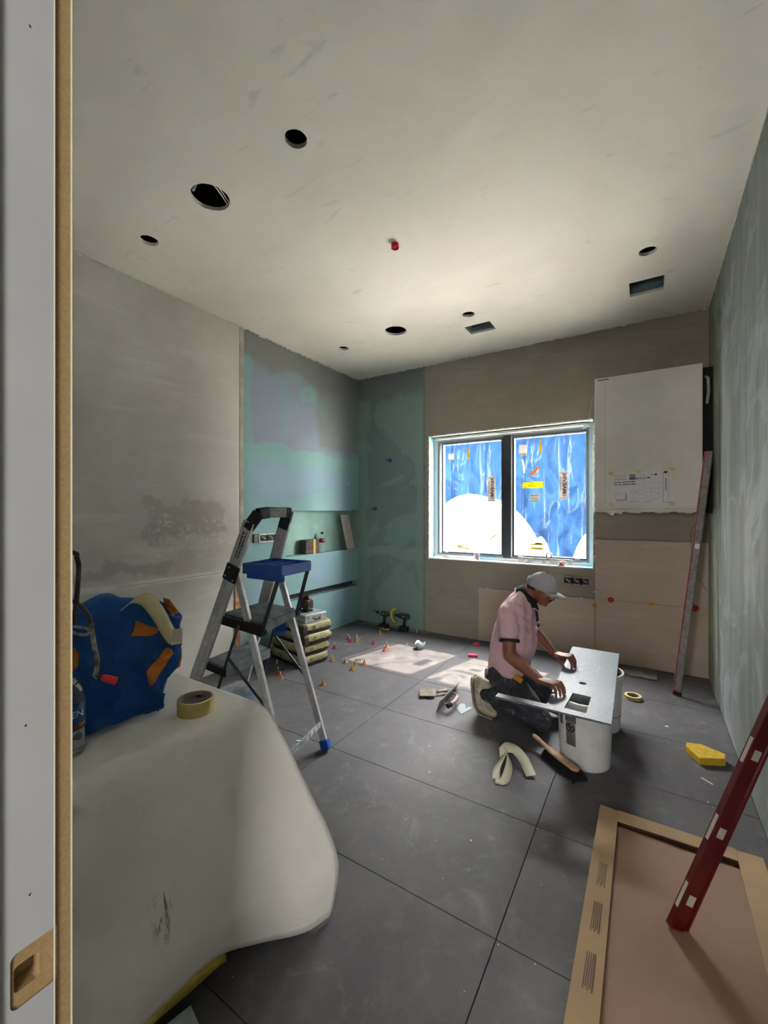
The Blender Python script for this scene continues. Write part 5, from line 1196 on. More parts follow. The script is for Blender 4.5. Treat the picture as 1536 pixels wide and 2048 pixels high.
q = on_bucket(ah, 0.262, 0.004); MB().tube([on_bucket(ah, 0.30, .006), on_bucket(ah - .06, 0.285, .016), on_bucket(ah - .02, 0.262, .018), on_bucket(ah + .02, 0.250, .010)], 0.003, 8).build('handle', M_DARK, b1, smooth=True)
wrap('handle_grip', ah + .10, ah + .26, 0.222, 0.288, mat('mauve_tag', (104, 88, 92), 0.6, var=0.2, vscale=50), b1, 0.002)

def m_slab():
    t = NT('porcelain_slab_back'); p = t.pos(); n = t.noise(p, 60, 6, 0.7); m_ = t.noise(t.mapv(p, (1, 3, 1)), 7, 6, 0.7)
    c = t.mix(t.step(n, 0.35, 0.65), lin((78, 88, 97)), lin((100, 111, 121)))
    x, y, z = t.xyz(p)
    st = t.noise(t.mapv(p, (55, 12, 1)), 1.0, 3, 0.6)
    reg = t.math('MULTIPLY', t.band(x, -0.42, -0.27, 0.01), t.band(y, 2.72, 3.22, 0.03))
    c = t.mix(t.math('MULTIPLY', t.math('MULTIPLY', t.step(st, 0.55, 0.66), reg), 0.7), c, lin((120, 122, 128)))
    c = t.mix(t.math('MULTIPLY', t.step(m_, 0.6, 0.75), 0.3), c, lin((150, 152, 158)))
    t.col(c); t.rough(0.5); t.bump(n, 0.1, 0.002); return t.m
SZ0, SZ1 = 0.3745, 0.3855
def slab_poly():
    return [(-0.737, 2.352), (-0.156, 2.347), (-0.186, 3.545), (-0.485, 3.545), (-0.497, 3.540), (-0.503, 3.528), (-0.472, 2.405), (-0.737, 2.402)]
mb = MB(); mb.prism([(x, y, SZ0) for x, y in slab_poly()], (0, 0, SZ1 - SZ0))
slab = mb.build('porcelain_slab', m_slab(), origin=(-0.33, 2.9, SZ0), bevel=0.0)
ck = MB(); ck.prism([(-0.383, 2.410, SZ0 - .02), (-0.276, 2.402, SZ0 - .02), (-0.276, 2.630, SZ0 - .02), (-0.372, 2.635, SZ0 - .02)], (0, 0, 0.06)); ck.cyl((-0.342, 2.812, SZ0 - .02), (-0.342, 2.812, SZ1 + .02), 0.021, seg=28)
ck = ck.build('cutter', None, origin=(0, 0, 0)); bo = slab.modifiers.new('b', 'BOOLEAN'); bo.operation = 'DIFFERENCE'; bo.object = ck; bo.solver = 'EXACT'; bake(slab); bpy.data.objects.remove(ck)
tag(slab, 'long pale cut porcelain slab with square cut-out resting on two buckets', 'tile')

# ------------------------------------------------------------------ PERSON
M_SKIN = mat('tanned_skin', (130, 80, 62), 0.55, var=0.10, vscale=18, bump=0.05, bscale=120)
M_SHIRT = mat('pink_polo', (208, 170, 178), 0.85, var=0.05, vscale=20, bump=0.15, bscale=300)
M_TRIM = mat('black_polo_trim', (22, 20, 24), 0.85, var=0.1); M_PIPE2 = mat('white_piping', (210, 210, 206), 0.7, var=0)
def m_jeans():
    t = NT('stained_work_jeans'); p = t.pos(True); n = t.noise(p, 14, 8, 0.75, 0.6); f = t.noise(p, 60, 6, 0.7)
    c = t.mix(t.step(n, 0.35, 0.7), lin((38, 40, 46)), lin((62, 66, 74)))
    c = t.mix(t.math('MULTIPLY', t.step(t.math('MULTIPLY', n, f), 0.29, 0.40), 0.7), c, lin((138, 138, 134)))
    t.col(c); t.rough(0.9); t.bump(n, 0.5, 0.02); return t.m
M_JEAN = m_jeans()
def cap_(mb, a, b, ra, rb, seg=18):
    a, b = V(a), V(b); mb.ell(a, (ra, ra, ra), seg=seg, rings=10); mb.ell(b, (rb, rb, rb), seg=seg, rings=10); mb.cyl(a, b, ra, rb, seg)
def chain(mb, pts, rs):
    for i in range(len(pts) - 1): cap_(mb, pts[i], pts[i + 1], rs[i], rs[i + 1])
def rings_loft(mb, rg, n=28):
    rows = []
    for (c, a, b, tilt) in rg:
        c = V(c); R = Matrix.Rotation(tilt, 3, 'Y'); row = []
        for k in range(n):
            w = 2 * math.pi * k / n; row.append(c + R @ V((a * math.cos(w), b * math.sin(w), 0)))
        rows.append(row)
    mb.ring_loft(rows)
person = thing('person', (-0.80, 2.93, 0.0), 'kneeling man in pink polo shirt and grey cap, both hands on the slab', 'person')
# joints
ShR, ElR, WrR = V((-0.780, 2.765, 0.782)), V((-0.745, 2.672, 0.520)), V((-0.552, 2.585, 0.442))
ShL, ElL, WrL = V((-0.770, 3.115, 0.800)), V((-0.727, 3.160, 0.600)), V((-0.556, 3.085, 0.452))
HipR, KnR, AnR = V((-0.850, 2.872, 0.315)), V((-0.605, 2.862, 0.078)), V((-0.965, 2.872, 0.165))
HipL, KnL, AnL = V((-0.850, 3.045, 0.315)), V((-0.545, 3.115, 0.100)), V((-0.935, 3.085, 0.150))
torso = [((-0.822, 2.958, 0.300), .120, .165, 0.0), ((-0.822, 2.956, 0.40), .125, .160, 0.0), ((-0.798, 2.950, 0.52), .126, .160, 0.05), ((-0.778, 2.943, 0.64), .120, .172, 0.15), ((-0.757, 2.937, 0.74), .102, .180, 0.3), ((-0.735, 2.934, 0.82), .072, .150, 0.4), ((-0.702, 2.932, 0.865), .050, .075, 0.5)]
# head frame: face turned down to the slab
PITCH = math.radians(20)
HF = V((math.cos(PITCH), -0.10, -math.sin(PITCH))).normalized(); HS = V((0.10, 1, 0)).normalized(); HU = HF.cross(HS).normalized()
HS = HU.cross(HF).normalized(); HC = V((-0.608, 2.930, 0.925))
RH = Matrix((HF, HS, HU)).transposed()
HK = 0.90
def hp(f, s_, u): return HC + (HF * f + HS * s_ + HU * u) * HK
def HE(mb, c, r_, R=None, *a): return mb.ell(c, (r_[0] * HK, r_[1] * HK, r_[2] * HK), R, *a)
def head_parts(mb):
    HE(mb, hp(-0.004, 0, 0.018), (0.096, 0.076, 0.092), RH, 28, 18)            # cranium
    HE(mb, hp(0.030, 0, -0.035), (0.062, 0.062, 0.075), RH, 24, 16)            # face
    HE(mb, hp(0.040, 0, -0.088), (0.044, 0.046, 0.032), RH, 20, 12)            # jaw
    HE(mb, hp(0.066, 0, -0.103), (0.020, 0.022, 0.015), RH, 16, 10)            # chin
    HE(mb, hp(0.080, 0, 0.004), (0.014, 0.050, 0.012), RH, 16, 10)             # brow
    mb.cyl(hp(0.082, 0, -0.004), hp(0.106, 0, -0.044), 0.008, 0.013, 12); HE(mb, hp(0.103, 0, -0.046), (0.014, 0.015, 0.010), RH, 14, 10)   # nose
    for s_ in (-1, 1):
        HE(mb, hp(0.096, s_ * .011, -0.047), (0.008, 0.007, 0.007), RH, 10, 8)
        HE(mb, hp(0.062, s_ * .038, -0.030), (0.022, 0.018, 0.016), RH, 12, 8)      # cheek
        HE(mb, hp(-0.004, s_ * .076, -0.020), (0.016, 0.007, 0.028), RH, 14, 10)    # ear
        HE(mb, hp(-0.012, s_ * .080, -0.010), (0.010, 0.006, 0.018), RH, 12, 8)
    HE(mb, hp(0.084, 0, -0.071), (0.012, 0.024, 0.006), RH, 14, 8); HE(mb, hp(0.082, 0, -0.082), (0.012, 0.021, 0.006), RH, 14, 8)   # lips
    chain(mb, [hp(-0.050, 0, -0.040), V((-0.700, 2.932, 0.865)), V((-0.735, 2.935, 0.80))], [0.056, 0.058, 0.062])
def hand(mb, wr, fwd, thumb, drop, tipz, spread=0.0215, base=0.078):
    """palm and five separate bent fingers; thumb = direction from little finger side to thumb side"""
    wr = V(wr); f = V(fwd).normalized(); s_ = V(thumb).normalized(); kn = wr + f * base + V((0, 0, drop))
    # palm: fan of tapered bones merged into a flat body
    for k in range(4):
        off = (k - 1.5) * spread
        cap_(mb, wr + s_ * off * 0.55 + V((0, 0, -0.002)), kn + s_ * off + V((0, 0, -0.003 * abs(k - 1.3))), 0.0165, 0.0115, 12)
    lens = (0.78, 0.95, 1.0, 0.92)                    # little, ring, middle, index
    for k in range(4):
        off = (k - 1.5) * spread; b = kn + s_ * off; l = lens[k]; fan = s_ * (k - 1.5) * 0.004
        j1 = b + f * 0.040 * l + fan + V((0, 0, 0.004)); tip = V((b.x, b.y, 0)) + f * (0.040 * l + 0.026 * l) + fan * 1.8; tip.z = tipz + 0.0078
        j2 = j1.lerp(tip, 0.50) + f * 0.009
        chain(mb, [b, j1, j2, tip], [0.0108, 0.0092, 0.0083, 0.0072])
    tb = wr + s_ * spread * 0.9 + f * 0.012 + V((0, 0, -0.006)); t1 = tb + s_ * 0.022 + f * 0.026 + V((0, 0, -0.004)); t2 = t1 + f * 0.026 + s_ * 0.004; t2.z = (t1.z + tipz + .009) / 2
    t3 = t2 + f * 0.022 - s_ * 0.004; t3.z = tipz + 0.0085
    chain(mb, [tb, t1, t2, t3], [0.0155, 0.0120, 0.0098, 0.0085])
mb = MB(); rings_loft(mb, [(c, a * 0.88, b * 0.88, t_) for c, a, b, t_ in torso]); head_parts(mb)
chain(mb, [ShR + V((0, .03, -.015)), ShR.lerp(ElR, .45), ElR], [0.040, 0.043, 0.039]); chain(mb, [ElR, ElR.lerp(WrR, .3), WrR], [0.040, 0.041, 0.025])
chain(mb, [ShL + V((0, -.03, -.02)), ShL.lerp(ElL, .45), ElL], [0.040, 0.043, 0.039]); chain(mb, [ElL, ElL.lerp(WrL, .3), WrL], [0.040, 0.040, 0.025])
hand(mb, WrR, (0.95, -0.30, 0.0), (0.30, 0.95, 0), 0.006, SZ1); hand(mb, WrL, (0.97, -0.24, 0), (-0.24, -0.97, 0), 0.003, SZ1)
for a, b, c in ((HipR, KnR, AnR), (HipL, KnL, AnL)): chain(mb, [a, b], [0.088, 0.060]); chain(mb, [b, c], [0.055, 0.040])
for an in (AnR, AnL): chain(mb, [an, an + V((-0.045, 0, 0.035)), V((an.x - 0.035, an.y, 0.06)), V((an.x + 0.035, an.y, 0.028))], [0.036, 0.030, 0.028, 0.020])
body_o = blob('body', mb, M_SKIN, person, 0.0042, 3, None, lambda c: 0.0)
# shirt: hangs loosely over the belt, sleeves end above the elbow
mb = MB(); G = 0.013
st = [((-0.828, 2.957, 0.335), .130, .180, 0.0), ((-0.826, 2.956, 0.40), .138, .178, 0.0), ((-0.800, 2.950, 0.52), .141, .176, 0.05), ((-0.779, 2.943, 0.64), .135, .190, 0.15), ((-0.758, 2.937, 0.74), .115, .196, 0.3), ((-0.737, 2.934, 0.82), .085, .165, 0.4), ((-0.713, 2.932, 0.862), .060, .090, 0.5)]
rings_loft(mb, st, 36)
SlR = ShR.lerp(ElR, 0.50); SlL = ShL.lerp(ElL, 0.72)
NkR, NkL = V((-0.728, 2.885, 0.838)), V((-0.728, 2.985, 0.838))
chain(mb, [NkR, ShR + V((0.004, .030, 0.004)), ShR + V((0, 0.004, -0.012)), SlR], [0.055, 0.058, 0.060, 0.063]); chain(mb, [NkL, ShL + V((0.004, -.03, -0.008)), ShL - V((0, 0.004, 0.02)), SlL], [0.055, 0.058, 0.060, 0.063])
# front bulge of the hanging shirt
mb.ell((-0.735, 2.925, 0.50), (0.062, 0.135, 0.13)); mb.ell((-0.77, 2.93, 0.38), (0.08, 0.14, 0.06))
def folds(c):
    w = 0.0
    x, y, z = c.x, c.y, c.z
    w += 0.010 * noise.noise(V((x * 16, y * 16, z * 5))) + 0.011 * noise.noise(V(((x + z * 0.7) * 9, y * 7, z * 3 + 4)))
    w += 0.0075 * math.sin((z * 0.85 + x * 0.6) * 95 + 4 * noise.noise(V((x * 6, y * 6, z * 6)))) * max(0, noise.noise(V((x * 4 + 2, y * 5, z * 4))) + 0.25)
    return w + 0.003
shirt = blob('polo_shirt', mb, M_SHIRT, person, 0.0055, 9, None, folds)
# black cuffs with white line
for sh, el, slv in ((ShR, ElR, SlR), (ShL, ElL, SlL)):
    d = (el - sh).normalized(); e = slv + d * 0.056
    MB().lathe(e - d * 0.016, [(0.050, 0), (0.0650, 0), (0.0640, 0.017), (0.047, 0.017)], d, 32, True).build('sleeve_cuff', M_TRIM, person, smooth=True)
# collar: folded band around the neck plus placket
cr_ = []
cx0 = V((-0.694, 2.932, 0.868)); ax = (V((-0.655, 2.932, 0.905)) - V((-0.735, 2.932, 0.80))).normalized(); _, cs, cu_ = frame(ax)
def coll(r0, h0, r1, h1, m, nm, th=0.004):
    n = 36; rw = []
    for r_, h in ((r0, h0), ((r0 + r1) / 2 + .004, (h0 + h1) / 2), (r1, h1)):
        rw.append([cx0 + ax * (h - 0.018 * (1 + math.cos(2 * math.pi * k / n)) * 0.5) + (V((1, 0, 0)) - ax * ax.x).normalized() * r_ * math.cos(2 * math.pi * k / n) * 1.02 + V((0, 1, 0)) * r_ * math.sin(2 * math.pi * k / n) for k in range(n + 1)])
    return MB().grid(rw).build(nm, m, person, smooth=True, thick=th)
coll(0.061, 0.034, 0.084, -0.022, M_TRIM, 'collar'); coll(0.0835, -0.020, 0.0865, -0.0265, M_PIPE2, 'collar_piping', 0.0035)
MB().bar((-0.640, 2.925, 0.792), (-0.628, 2.918, 0.700), 0.034, 0.012, up=(1, 0, 0)).build('placket', M_TRIM, person, bevel=0.004)
MB().prism([(-0.668, 2.865, 0.845), (-0.628, 2.905, 0.815), (-0.622, 2.915, 0.775), (-0.655, 2.865, 0.800)], (0.004, -0.004, 0)).build('collar_tip', M_TRIM, person)
MB().bar((-0.622, 2.905, 0.770), (-0.640, 2.873, 0.797), 0.004, 0.004).build('collar_piping', M_PIPE2, person)
# trousers
mb = MB()
rings_loft(mb, [((-0.835, 2.958, 0.235), .105, .165, 0), ((-0.830, 2.958, 0.30), .131, .178, 0), ((-0.828, 2.957, 0.385), .126, .168, 0)], 32)
for a, b, c in ((HipR, KnR, AnR), (HipL, KnL, AnL)):
    chain(mb, [a, a.lerp(b, .5), b], [0.104, 0.094, 0.077]); chain(mb, [b, b.lerp(c, .45), b.lerp(c, .98)], [0.074, 0.070, 0.054])
jeans = blob('work_trousers', mb, M_JEAN, person, 0.006, 7, None, lambda c: 0.008 * noise.noise(V((c.x * 12, c.y * 12, c.z * 12))) + 0.004 * noise.noise(V((c.x * 30, c.y * 24, c.z * 30))))
for v in jeans.data.vertices: v.co.z = max(v.co.z, 0.002)
jeans.data.update()
MB().lathe((-0.826, 2.957, 0.352), [(0.118, 0), (0.150, 0), (0.150, 0.030), (0.118, 0.030)], seg=40, closed=True).build('belt', M_TRIM, person) if False else None
# yellow tape measure on the hip
MB().obox((-0.748, 2.806, 0.345), 0.105, 0.026, 0.036, R=Matrix.Rotation(math.radians(26), 3, 'Y')).build('yellow_pouch', mat('ochre_plastic', (196, 146, 40), 0.5, var=0.15, vscale=30), person, bevel=0.011, bseg=3)
# shoes standing on their toes
M_SHOE = mat('dusty_shoe', (176, 166, 148), 0.8, var=0.18, vscale=40, bump=0.4, bscale=120); M_SOLE = mat('worn_sole', (150, 142, 126), 0.85, var=0.2, vscale=40)
for an in (AnR, AnL):
    mb = MB(); X0 = an.x; Y0 = an.y
    chain(mb, [V((X0 - .050, Y0, .235)), V((X0 - .050, Y0, .150)), V((X0 - .030, Y0, .070)), V((X0 + .020, Y0, .040)), V((X0 + .050, Y0, .032))], [0.040, 0.041, 0.044, 0.036, 0.028])
    chain(mb, [V((X0 - .045, Y0, .235)), V((X0 - .002, Y0, .215))], [0.038, 0.040]); mb.ell((X0 - .025, Y0, .150), (0.045, 0.038, 0.070))
    sh = blob('shoe', mb, M_SHOE, person, 0.0055, 5, None, lambda c: 0.0025 * noise.noise(V((c.x * 40, c.y * 40, c.z * 60))))
    for v in sh.data.vertices: v.co.z = max(v.co.z, 0.004)
    sh.data.update()
    pts = [(X0 - .092, .262), (X0 - .094, .22), (X0 - .088, .17), (X0 - .084, .12), (X0 - .076, .065), (X0 - .045, .016), (X0 + .0, .006), (X0 + .055, .004)]
    rw = []
    for side in (-1, -0.8, 0, 0.8, 1):
        rw.append([(x - (0.004 if abs(side) < .9 else -.006), Y0 + side * (0.040 + 0.006 * math.sin(i * .9)), z) for i, (x, z) in enumerate(pts)])
    MB().grid(rw).build('sole', M_SOLE, person, smooth=True, thick=0.010)
# baseball cap
M_CAPM = mat('grey_cap_cloth', (164, 166, 170), 0.85, var=0.06, vscale=20, bump=0.15, bscale=300); M_CAPS = mat('cap_seam', (196, 198, 198), 0.85, var=0)
cp = []
n, k = 48, 14; rows = []
for j in range(k + 1):
    ph = (j / k) * math.pi / 2; row = []
    for i in range(n):
        a = 2 * math.pi * i / n; cr0 = math.cos(ph) ** 0.85; fr = 0.108 if math.cos(a) > 0 else 0.106
        f = fr * cr0 * math.cos(a); s_ = 0.086 * cr0 * math.sin(a); u = 0.103 * math.sin(ph) ** 0.95 + 0.010 + 0.004 * math.cos(a) * cr0 - 0.018 * (1 if a else 1) * cr0
        f += 0.006 * math.sin(ph) * (math.cos(a) > 0.2)
        row.append(hp(f - 0.002, s_, u + 0.008))
    row.append(row[0]); rows.append(row)
cap_root = MB().grid(rows).build('cap', M_CAPM, person, smooth=True, thick=0.003)
for a in (0.0, math.pi / 3, 2 * math.pi / 3, math.pi, -math.pi / 3, -2 * math.pi / 3):
    i = int(round((a % (2 * math.pi)) / (2 * math.pi) * n)) % n
    pts = [rows[j][i] + (rows[j][i] - hp(0, 0, 0.03)).normalized() * 0.0015 for j in range(k)]
    MB().tube(pts, 0.0012, 6).build('seam', M_CAPS, cap_root, smooth=True)
MB().ell(rows[k][0], (0.007, 0.007, 0.004)).build('button', M_DARK, cap_root, smooth=True)
vr = []
for j in range(9):
    f = j / 8; row = []
    for i in range(21):
        a = -1.18 + 2.36 * i / 20
        base = V((0.108 * math.cos(a), 0.086 * math.sin(a), 0)); ext = 0.080 * math.cos(a) ** 0.7 if math.cos(a) > 0 else 0
        p = base + V((ext * f, -0.004 * math.sin(a) * f, 0)); row.append(hp(p.x, p.y, 0.014 - 0.010 * f * f - 0.020 * (abs(p.y) / 0.09) ** 2 - 0.004 * f))
    vr.append(row)
MB().grid(vr).build('visor', M_CAPM, cap_root, smooth=True, thick=0.004)
for i_ in (15, 16): 
    q = vr[7][i_ - 12]; MB().ell(q + HU * 0.003, (0.005, 0.005, 0.002), RH).build('eyelet', M_DARK, cap_root, smooth=True)
# back strap opening
MB().ell(hp(-0.106, 0, 0.030), (0.008, 0.030, 0.018), RH).build('strap_gap', M_CAPS, cap_root, smooth=True)
# short dark hair at nape and temples
mb = MB(); HE(mb, hp(-0.030, 0, 0.000), (0.078, 0.0785, 0.046), RH, 28, 16); HE(mb, hp(-0.064, 0, -0.022), (0.040, 0.060, 0.040), RH, 24, 12)
blob('hair', mb, mat('dark_short_hair', (40, 28, 26), 0.9, var=0.3, vscale=60, bump=0.5, bscale=300), person, 0.005, 3, None, lambda c: 0.001 * noise.noise(c * 90))
# glasses: temple arms, rims, eyes, moustache
M_TEMP = mat('tan_temple', (214, 158, 84), 0.4, var=0)
for s_ in (-1, 1):
    MB().tube([hp(-0.020, s_ * .0825, -0.002), hp(0.03, s_ * .0800, 0.0), hp(0.086, s_ * .060, -0.012)], 0.0026, 8).build('glasses_arm', M_TEMP, person, smooth=True)
    MB().lathe(hp(0.092, s_ * .030, -0.020), [(0.016, 0), (0.019, 0), (0.019, 0.003), (0.016, 0.003)], HF, 22, True).build('glasses_rim', M_TEMP, person)
    MB().ell(hp(0.079, s_ * .030, -0.018), (0.010, 0.012, 0.010), RH, 16, 10).build('eye', M_PAPER, person, smooth=True)
    MB().ell(hp(0.0875, s_ * .030, -0.019), (0.003, 0.0055, 0.0055), RH, 12, 8).build('iris', M_DARK, person, smooth=True)
mb = MB(); mb.ell(hp(0.094, 0, -0.062), (0.007, 0.022, 0.005), RH); mb.build('moustache', _mats['dark_short_hair'], person, smooth=True)
mb = MB()

# ------------------------------------------------------------------ SMALL THINGS ON THE FLOOR
M_SPNG = mat('yellow_sponge', (206, 170, 52), 0.95, var=0.12, vscale=30, bump=0.5, bscale=110)
pl_ = [(0.185, 3.065), (0.190, 3.115), (0.262, 3.140), (0.372, 3.085), (0.365, 3.020), (0.243, 2.955)]
me = MB().prism([(x, y, 0.0) for x, y in pl_], (0.0, 0, 0.042))
tag(me.build('sponge', M_SPNG, bevel=0.006, bseg=3, smooth=False), 'chipped yellow tiling sponge on floor by the right wall', 'sponge')
# hand brush
t = thing('hand_brush', (-0.43, 2.58, 0), 'black-bristled hand brush with wooden handle on floor in front of the bucket', 'brush')
ba, bb = V((-0.600, 2.668, 0)), V((-0.322, 2.446, 0)); bd_ = (bb - ba).normalized(); _, bs, _u = frame(bd_)
L_ = (bb - ba).length
M_WH = mat('pale_wood_handle', (186, 150, 112), 0.6, var=0.12, vscale=40); M_BR = mat('black_bristle', (12, 12, 13), 0.95, var=0.3, vscale=80)
mb = MB(); rws = []
for f, w, h in ((0, .010, .008), (.04, .018, .011), (.18, .014, .010), (.36, .015, .010), (.44, .026, .010), (.70, .028, .010), (.97, .026, .010), (1.0, .014, .008)):
    c = ba + bd_ * L_ * f + V((0, 0, 0.050 + 0.012 * (1 - min(1, f * 2.4)))); rws.append([c + bs * w * math.cos(2 * math.pi * k / 14) + V((0, 0, h * math.sin(2 * math.pi * k / 14))) for k in range(14)])
mb.ring_loft(rws); mb.build('handle', M_WH, t, smooth=True)
mb = MB()
for i in range(30):
    for j in range(7):
        f = 0.36 + 0.63 * i / 29; w = (j - 3) / 3 * 0.024
        p0 = ba + bd_ * L_ * f + bs * w + V((0, 0, 0.046)); out = bs * w * 0.7 + bd_ * random.uniform(-.008, .010) + (bd_ * 0.014 if i > 27 else V((0, 0, 0))) + (bs * random.uniform(-.006, .006))
        p1 = p0 + out; p1.z = 0.001
        mb.tube([p0, (p0 + p1) / 2 + out * .15, p1], [0.0030, 0.0050, 0.0055], 5)
tag(mb.build('bristles', M_BR, t), kind='stuff')
# crumpled strip of masking tape / foam band
M_STRIPF = mat('cream_foam_strip', (206, 204, 180), 0.8, var=0.05)
t = thing('foam_strip', (-0.66, 2.35, 0), 'knotted cream foam strip lying on floor beside the brush', 'strip')
def ribbon(pts, w, name, par, m, th=0.002):
    sp = cr([V(p[:3]) for p in pts], 6); n_ = len(sp); rw = []
    for i, p in enumerate(sp):
        d = (sp[min(i + 1, n_ - 1)] - sp[max(i - 1, 0)]); f = i / (n_ - 1) * (len(pts) - 1); a = pts[int(min(f, len(pts) - 1.001))][3]; b = pts[int(min(f, len(pts) - 1.001)) + 1][3]; tw = a + (b - a) * (f - int(min(f, len(pts) - 1.001)))
        d.normalize(); sd = V((-d.y, d.x, 0)).normalized(); up = sd.cross(d) * -1; v = sd * math.cos(tw) + V((0, 0, 1)) * math.sin(tw)
        rw.append([p - v * w / 2, p, p + v * w / 2])
    mz = min(q.z for r_ in rw for q in r_)
    rw = [[q + V((0, 0, 0.003 - mz)) for q in r_] for r_ in rw]
    return MB().grid(rw).build(name, m, par, smooth=True, thick=th)
ribbon([(-0.728, 2.500, 0.02, .5), (-0.700, 2.455, 0.045, .9), (-0.705, 2.38, 0.03, .7), (-0.712, 2.30, 0.012, .3), (-0.690, 2.215, 0.006, .1)], 0.040, 'strip_loop', t, M_STRIPF)
ribbon([(-0.690, 2.20, 0.010, 0), (-0.652, 2.215, 0.010, .1), (-0.648, 2.28, 0.02, .4), (-0.660, 2.36, 0.045, .9), (-0.700, 2.44, 0.050, 1.1)], 0.044, 'strip_loop', t, M_STRIPF)
ribbon([(-0.735, 2.42, 0.02, 1.2), (-0.70, 2.44, 0.055, .9), (-0.655, 2.455, 0.050, .5), (-0.600, 2.42, 0.032, .3), (-0.555, 2.36, 0.012, .2), (-0.535, 2.33, 0.004, .1)], 0.055, 'strip_tail', t, M_STRIPF)
# notched trowel head and flat trowel
M_STEEL = mat('worn_steel', (122, 116, 102), 0.45, 0.6, var=0.25, vscale=20)
t = thing('brush_scraper', (-1.42, 2.95, 0), 'flat dusty scraper lying at the near corner of the second sunlit patch', 'tool')
MB().hexa([(-1.490, 2.872, .012), (-1.385, 2.935, .012), (-1.435, 3.045, .020), (-1.540, 2.975, .020), (-1.490, 2.872, .020), (-1.385, 2.935, .020), (-1.435, 3.045, .028), (-1.540, 2.975, .028)]).build('blade', mat('olive_dusty', (112, 104, 84), 0.7, var=0.25, vscale=30), t, bevel=0.003)
MB().tube([(-1.405, 2.995, .022), (-1.375, 3.025, .026), (-1.345, 3.060, .024)], [0.012, 0.010, 0.014], 12).build('handle', mat('pale_worn_handle', (164, 152, 132), 0.7, var=0.2), t, smooth=True)
MB().box(-1.47, -1.41, 2.90, 2.96, 0.0, 0.012).build('rest', M_DARK, t)
t = thing('plastering_trowel', (-1.28, 2.93, 0), 'steel trowel standing on its long edge with mauve handle', 'trowel')
a, b = V((-1.285, 2.735, 0.0)), V((-1.325, 3.19, 0.0))
MB().hexa([a, b, b + V((.003, 0, 0)), a + V((.003, 0, 0)), a + V((0.028, 0.0, 0.09)), b + V((0.028, 0, 0.055)), b + V((0.031, 0, 0.055)), a + V((0.031, 0.0, 0.09))]).build('blade', M_STEEL, t, bevel=0.001)
MB().tube(cr([(-1.262, 2.80, 0.045), (-1.215, 2.80, 0.048), (-1.205, 2.86, 0.050), (-1.210, 2.93, 0.048), (-1.235, 2.985, 0.045), (-1.275, 3.00, 0.045)], 5), 0.0065, 10).build('tang', M_STEEL, t, smooth=True)
MB().tube(cr([(-1.212, 2.785, 0.046), (-1.200, 2.84, 0.048), (-1.202, 2.90, 0.048), (-1.215, 2.955, 0.045)], 5), [0.015] * 16, 14).build('grip', mat('mauve_grip', (150, 126, 140), 0.5, var=0.2, vscale=30), t, smooth=True)
MB().tube(cr([(-1.216, 2.775, 0.044), (-1.212, 2.785, 0.046), (-1.205, 2.81, 0.047)], 5), [0.017] * 11, 14).build('grip_end', M_DARK, t, smooth=True)
t = thing('paper_scrap', (-1.15, 2.90, 0), 'pale torn paper scrap on floor beside the shoe', 'paper')
MB().prism([(-1.19, 2.87, 0.001), (-1.12, 2.80, 0.001), (-1.085, 2.93, 0.001), (-1.115, 2.94, 0.001), (-1.125, 2.90, 0.001), (-1.16, 2.965, 0.001), (-1.185, 2.955, 0.001)], (0, 0, 0.002)).build('sheet', mat('pale_green_paper', (140, 150, 148), 0.7, var=0.05), t)
# drills
def drill(x, y, ang, label, yellow_ring, lean=0):
    t = thing('cordless_drill', (x, y, 0), label, 'drill', 'cordless drills on the floor'); R = Matrix.Rotation(ang, 3, 'Z')
    def q(a, b, c): return V((x, y, 0)) + R @ V((a, b, c))
    MB().obox(q(0, 0, 0.028), 0.110, 0.072, 0.054, R=R).build('battery', mat('drill_black', (26, 24, 28), 0.5, var=0.2), t, bevel=0.008)
    mb = MB(); cap_(mb, q(0.0, 0, 0.050), q(0.012, 0, 0.155), 0.017, 0.019); mb.build('grip', _mats['drill_black'], t, smooth=True)
    mb = MB(); mb.tube([q(-0.065, 0, 0.178), q(-0.055, 0, 0.178), q(0.06, 0, 0.178), q(0.075, 0, 0.178)], [0.018, 0.030, 0.030, 0.022], 18); mb.build('motor_housing', mat('drill_housing', (44, 44, 50), 0.5, var=0.2), t, smooth=True)
    mb = MB(); mb.tube([q(-0.130, 0, 0.178), q(-0.115, 0, 0.178), q(-0.065, 0, 0.178)], [0.009, 0.017, 0.021], 16); mb.build('chuck', _mats['drill_black'], t, smooth=True)
    MB().box(q(0, 0, 0).x - 0.0, q(0, 0, 0).x + 0.022, y - 0.034, y - 0.030, 0.180, 0.186).build('print_mark', M_PAPER, t)
    return t, q
t, q = drill(-2.485, 4.385, 0.0, 'dark cordless drill standing on its battery, right of the two drills', True)
rw = [q(-0.125 + 0.045 * math.cos(a), 0.0, 0.175 + 0.078 * math.sin(a)) for a in [1.2 + k * 0.25 for k in range(16)]]
MB().tube(rw, 0.015, 10).build('guard', mat('lime_yellow', (196, 186, 36), 0.45, var=0.1), t, smooth=True)
t, q = drill(-2.76, 4.370, -0.2, 'yellow and black cordless drill left of the other, bit pointing at the corner', False)
MB().lathe(q(-0.055, 0, 0.178), [(0.020, 0), (0.033, 0), (0.033, 0.035), (0.020, 0.035)], V((1, 0, 0)), 20, True).build('yellow_ring', mat('lime_dull', (138, 140, 40), 0.5, var=0.1), t)
MB().tube([q(-0.13, 0, 0.180), q(-0.20, 0, 0.192)], [0.004, 0.003], 8).build('drill_bit', M_DARK, t)
t = thing('hand_saw', (-2.70, 4.25, 0), 'small lime and orange tool lying at the foot of the left drill', 'tool')
